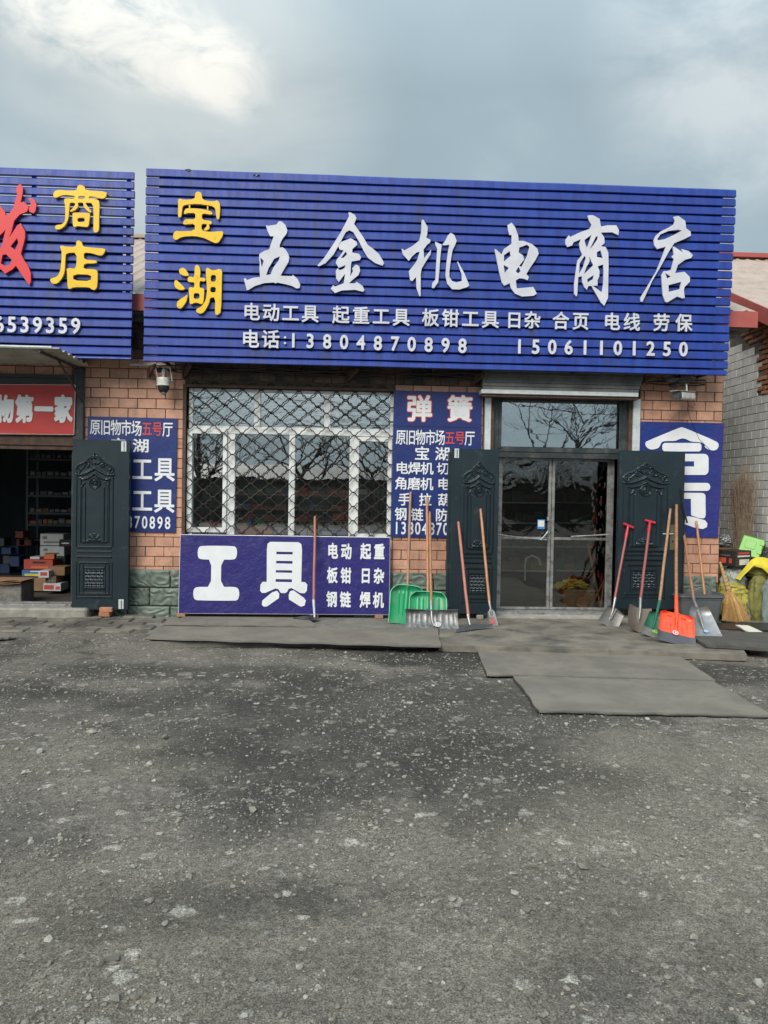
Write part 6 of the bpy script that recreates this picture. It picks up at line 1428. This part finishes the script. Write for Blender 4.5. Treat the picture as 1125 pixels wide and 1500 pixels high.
# ------------------------------------------------------------------ inside the middle shop
def sillbox(px0, px1, py0, py1, Y, d, mt, label, **k): return carton(px0, px1, py0, py1, Y, d, mt, label, group='goods on the window ledge', **k)
t = thing('window_ledge', (-.7, .5, 1.0), 'indoor ledge behind the window holding goods', 'ledge'); m_ = MB(); m_.box(WX0, WX1, .245, .62, .97, 1.03); m_.build('ledge_board', M['conc'], t)
sillbox(348, 398, 771, 786.5, .14, .09, M['cardo'], 'long orange carton on the window ledge, left of the middle mullion', parts=((.45,.47,.1,.9,'wood'),))
sillbox(402, 414, 773, 787, .14, .08, M['cardw'], 'small white packet right of the long orange carton')
sillbox(433, 449, 774, 788, .14, .08, M['cardw'], 'white flat box just right of the middle mullion'); sillbox(451, 467, 775, 788, .14, .08, M['cardw'], 'white box beside the scraper handle on the ledge')
sillbox(468, 507, 774, 788.5, .14, .09, M['cardb'], 'long pale blue carton on the window ledge', parts=((.1,.5,.3,.7,'sticker'),))
sillbox(525, 542, 770, 783, .30, .14, M['cardw'], 'white carton behind the right window sash', parts=((.2,.8,.4,.6,'gedge'),))
sillbox(298, 320, 764, 778, .30, .14, M['cardr'], 'red bag shaped box behind the left window sash', rz=.2)
for i, (px, py, r, mt, lb) in enumerate(((380, 768, .06, 'gpl', 'round green can on the ledge'), (366, 766, .05, 'cardb', 'blue can on the ledge left of the green one'), (283, 766, .05, 'sack_w', 'pale jar behind the left window sash'))):
    q = W(px, 781, .42); o = MB(); h = W(px, py-8, .42).z-q.z; o.lathe((q.x, q.y, 1.031), [(r*.9, 0), (r, .01), (r, h*.85), (r*.6, h)], 16); ob = o.build('can', M[mt], smooth=True); ob['label'] = lb; ob['category'] = 'can'
q = W(358, 780, .40); m_ = MB(); m_.tube([(q.x, .40, 1.031), (q.x+.02, .42, 1.30)], .022, 8); o = m_.build('wooden_stick', M['wood']); o['label'] = 'short wooden handle standing on the window ledge'; o['category'] = 'stick'
# rack of hanging tools seen through the panes
t = thing('wall_shelf', (-.6, 1.6, .1), 'brown shelf of small goods behind the window', 'shelf')
m_ = MB()
for py in (746, 762, 725): z_ = W(470, py, 1.0).z; m_.box(W(330, py, 1.0).x, W(575, py, 1.0).x, .95, 1.35, z_-.02, z_)
m_.build('shelf_board', M['wood'], t)
m_ = MB(); m_.box(W(330, 700, 1.0).x, W(332, 700, 1.0).x, .95, 1.35, .1, 2.0); m_.box(W(573, 700, 1.0).x, W(575, 700, 1.0).x, .95, 1.35, .1, 2.0); m_.build('post', M['shelf'], t)
for py, hs in ((746, 8), (762, 9), (725, 9)):
    x_ = 336; k = 0
    while x_ < 568:
        w = rs_.uniform(9, 20); carton(x_, x_+w-1.5, py-hs*rs_.uniform(.6, 1.1), py-.2, 1.0, .25, M[rs_.choice(('cardr', 'card', 'cardo', 'gdark', 'cardw', 'cardb', 'gedge'))], '%s carton from the left on the %s of the shelf behind the window' % (ORD[k], {725: 'upper board', 746: 'middle board', 762: 'lowest board'}[py]), group='goods on the shelf behind the window, %s' % {725: 'upper board', 746: 'middle board', 762: 'lowest board'}[py]); x_ += w; k += 1
hk = thing('hanging_tools', (0, .5, 1.3), 'cluster of dark hand tools hanging behind the right window sash', 'tools')
m_ = MB()
for k in range(26):
    q = W(548+rs_.gauss(0, 9), 735+rs_.uniform(-12, 25), .5); m_.tube([q, q+Vector((rs_.gauss(0, .03), 0, -rs_.uniform(.06, .2)))], rs_.uniform(.006, .018), 6)
m_.build('tool_cluster', M['gedge'], hk)
m_ = MB(); q = W(548, 690, .5); m_.tube([q, W(548, 735, .5)], .006, 5); m_.build('hook_rod', M['shelf'], hk)
# crate of gloves inside the door
t = thing('glove_crate', tuple(W(838, 886, .55)), 'wooden crate heaped with bundled yellow gloves just inside the glass door', 'crate')
a, b = W(826, 864, .45), W(872, 864, .45); zt_, zl = a.z, .10; xl_ = W(811, 862, .85).x
m_ = MB(); m_.add([(a.x, .45, zl), (b.x, .45, zl), (b.x, .45, zt_), (a.x, .45, zt_), (xl_, .95, zl), (b.x, .95, zl), (b.x, .95, zt_), (xl_, .95, zt_)], [(0,1,2,3), (4,0,3,7), (5,4,7,6), (1,5,6,2), (0,4,5,1)])
m_.build('crate_body', M['card'], t)
m_ = MB(); m_.box(a.x-.01, a.x+.012, .432, .449, zl, zt_); m_.box(a.x, b.x, .432, .449, zt_-.02, zt_+.006); m_.build('crate_edge', M['wood_pale'], t)
gv = MB(); rg = random.Random(2)
for k in range(260):
    u_, v_ = rg.random(), rg.random(); px = 813+u_*48; hgt = (1-((px-838)/30)**2)*13; q = W(px, 862-rg.random()*max(0, hgt), .5+v_*.35); d_ = Vector((rg.gauss(0, 1), rg.gauss(0, .5), rg.gauss(0, .12))).normalized()*.035; gv.tube([q-d_, q, q+d_], [.009, .014, .009], 5)
gv.build('gloves', M['glove'], t, kind='stuff')
t = thing('rope_reel', tuple(W(858, 878, .42)), 'brown rolled reel in front of the glove crate', 'reel'); q = W(853, 882, .42); m_ = MB()
m_.lathe((q.x, .435, q.z), [(.025, -.03), (.085, -.03), (.09, -.015), (.085, 0), (.025, 0)], 24, Vector((0, 1, 0))); m_.build('reel_disc', M['wood'], t)
for (p0, p1, mt, lb) in (((880, 890, .42), (861, 797, .5), 'wood_pale', 'long pale stick inside the door leaning left'), ((863, 894, .3), (884, 852, .5), 'wood', 'short stick inside the door leaning right'), ((879, 894, .3), (885, 852, .42), 'wood_pale', 'short upright stick inside the door')):
    m_ = MB(); m_.tube([W(*p0), W(*p1)], .015, 8); o = m_.build('wooden_stick', M[mt]); o['label'] = lb; o['category'] = 'stick'; o['group'] = 'sticks inside the glass door'
# hanging packs and shelves inside the doorway
t = thing('hanging_packs', (3.2, .6, 1.5), 'bunches of shiny packs and red handled tools hanging inside the right glass door', 'tool packs')
m_ = MB(); m2 = MB(); m3 = MB()
for k in range(70):
    q = W(870+rs_.uniform(-4, 18), rs_.uniform(700, 850), .5+rs_.random()*.2); (m_ if k % 3 else m2).tube([q, q+Vector((rs_.gauss(0, .012), 0, -rs_.uniform(.03, .10)))], rs_.uniform(.004, .013), 5)
for k in range(26):
    q = W(rs_.uniform(735, 890), rs_.uniform(676, 700), .7+rs_.random()*.6); m3.tube([q, q+Vector((rs_.gauss(0, .04), 0, -rs_.uniform(.05, .22)))], [rs_.uniform(.015, .04), .006], 6)
m_.build('shiny_pack', M['steel'], t); m2.build('red_handle', M['grip_red'], t); m3.build('plastic_wrap', M['foil'], t)
for (sx0, sx1, Y, nm) in ((735, 800, 2.2, 'left'), (815, 868, 2.6, 'right')):
    t = thing('goods_shelf', tuple(W(sx0, 870, Y)), 'dim shelf of hardware deep inside the %s glass door' % nm, 'shelf')
    m_ = MB()
    for py in (705, 735, 765, 800, 835): z_ = W(sx0, py, Y).z; m_.box(W(sx0, py, Y).x, W(sx1, py, Y).x, Y, Y+.4, z_-.02, z_)
    m_.build('shelf_board', M['galv'], t)
    gx = MB(); gy = MB()
    for py in (705, 735, 765, 800, 835):
        z_ = W(sx0, py, Y).z; x_ = W(sx0, py, Y).x
        while x_ < W(sx1, py, Y).x-.1:
            w = rs_.uniform(.06, .2); (gx if rs_.random() < .5 else gy).box(x_, x_+w-.01, Y+.02, Y+.3, z_+.001, z_+rs_.uniform(.08, .22)); x_ += w
    gx.build('goods', M['card'], t); gy.build('goods', M['gdark'], t)
t = thing('arched_rack', tuple(W(775, 850, 1.3)), 'pale arched tube rack inside the left glass door', 'rack')
m_ = MB(); m_.tube([W(x_, y_, 1.3) for x_, y_ in ((769, 850), (769, 826), (771, 818), (779, 814), (789, 818), (792, 828))], .014, 6); m_.build('tube', M['galv'], t)
# ------------------------------------------------------------------ the far side of the lot, seen only mirrored in the panes
def tree(x_, y_, h, seed, label):
    r_ = random.Random(seed); t = thing('bare_tree', (x_, y_, 0), label, 'tree', 'bare trees across the lot'); tr = MB(); cr = MB()
    def grow(p, d, l, r, lev):
        pts = [p]; q = p; dd = d
        for k in range(4):
            dd = (dd+Vector((r_.gauss(0, .13), r_.gauss(0, .13), r_.gauss(.03, .06)))).normalized(); q = q+dd*l/4; pts.append(q)
        (tr if lev < 1 else cr).tube(pts, [r*(1-.13*k) for k in range(5)], 6 if lev < 2 else 3, cap=False)
        if lev < (6 if h > 9.5 else 5):
            for k in range(3 if lev < 2 else r_.choice((2, 3))):
                a = pts[r_.choice((2, 3, 4))]; nd = (dd+Vector((r_.gauss(0, .55), r_.gauss(0, .55), r_.gauss(.1, .3)))).normalized(); grow(a, nd, l*r_.uniform(.6, .85), r*.55, lev+1)
    grow(Vector((x_, y_, 0)), Vector((0, 0, 1)), h*.33, h*.022, 0)
    tr.build('trunk', M['bark'], t); cr.build('crown', M['bark'], t)
for i, (x_, y_, h, lb) in enumerate(((10.5, -30, 11, 'tall bare tree across the lot, mirrored in the door transom'), (5.8, -33, 10, 'second bare tree across the lot by the power poles'), (-7, -26, 9, 'bare tree across the lot opposite the window'), (-3, -31, 9, 'bare tree far across the lot behind the wall'), (14, -28, 10, 'bare tree across the lot at the far right'), (-12, -29, 9, 'bare tree across the lot at the far left'), (1, -30, 8, 'smaller bare tree across the lot near the middle'), (-9, -36, 9, 'bare tree behind the boundary wall on the left'), (3, -38, 9, 'bare tree behind the boundary wall in the middle'), (8, -37, 8.5, 'bare tree behind the boundary wall on the right'))):
    tree(x_, y_, h, 20+i, lb)
t = thing('far_warehouse', (0, -42, 0), 'long low grey warehouse across the lot with a shallow roof', 'building')
m_ = MB(); m_.box(-40, 30, -62, -52, 0, 2.8); m_.build('wall', M['conc'], t); m_ = MB(); m_.add([(-41, -51, 2.7), (31, -51, 2.7), (31, -57, 4), (-41, -57, 4), (-41, -63, 2.7), (31, -63, 2.7)], [(0,1,2,3), (3,2,5,4)]); m_.build('roof', M['steel_dull'], t)
th_ = MB(); rt = random.Random(77)
for k in range(2600):
    x_ = rt.uniform(-34, 26); y_ = rt.uniform(-33.6, -29); h = rt.uniform(.8, 2.6)+1.0*noise.noise(Vector((x_*.25, 0, 0))); p = Vector((x_, y_, 0)); q = p+Vector((rt.gauss(0, .35), rt.gauss(0, .3), max(.4, h)))
    th_.tube([p, p.lerp(q, .5)+Vector((rt.gauss(0, .1), 0, 0)), q], [.03, .022, .008], 3, cap=False)
stuff(th_, 'thicket', M['twig_dark'], 'leafless brush along the far side of the lot', 'brush')
t = thing('boundary_wall', (0, -24, 0), 'dark boundary wall across the lot', 'wall'); m_ = MB(); m_.box(-40, 30, -34.2, -34, 0, 1.9); m_.build('wall_body', M['plaster'], t)  # plaster grey stands in for haze and glare over the distance
for i, (x_, y_) in enumerate(((3.2, -20), (-11, -21), (17, -19))):
    t = thing('utility_pole', (x_, y_, 0), ['concrete power pole straight across the lot', 'concrete power pole across the lot toward the left', 'concrete power pole across the lot toward the right'][i], 'pole', 'power poles across the lot'); m_ = MB(); m_.tube([(x_, y_, 0), (x_, y_, 8.5)], [.15, .1], 10); m_.build('pole', M['conc'], t)
    m_ = MB(); m_.box(x_-.7, x_+.7, y_-.05, y_+.05, 7.5, 7.6); m_.box(x_-.5, x_+.5, y_-.05, y_+.05, 6.7, 6.8); m_.build('crossarm', M['rust'], t)
m_ = MB()
pol = [(-11, -21), (3.2, -20), (17, -19)]
for k, (dz, dx) in enumerate(((7.62, -.6), (7.62, 0), (7.62, .6), (6.82, -.4), (6.82, .4), (6.2, 0), (5.9, .1))):
    for a in range(2):
        p, q = pol[a], pol[a+1]; m_.tube([(p[0]+dx+(q[0]-p[0])*i/14, p[1]+(q[1]-p[1])*i/14, dz-math.sin(i/14*math.pi)*(.5+.1*k)) for i in range(15)], .02, 4)
o = m_.build('power_lines', M['blackp']); o['label'] = 'sagging black power lines across the lot'; o['category'] = 'power lines'
print('OBJECTS', len(bpy.data.objects))
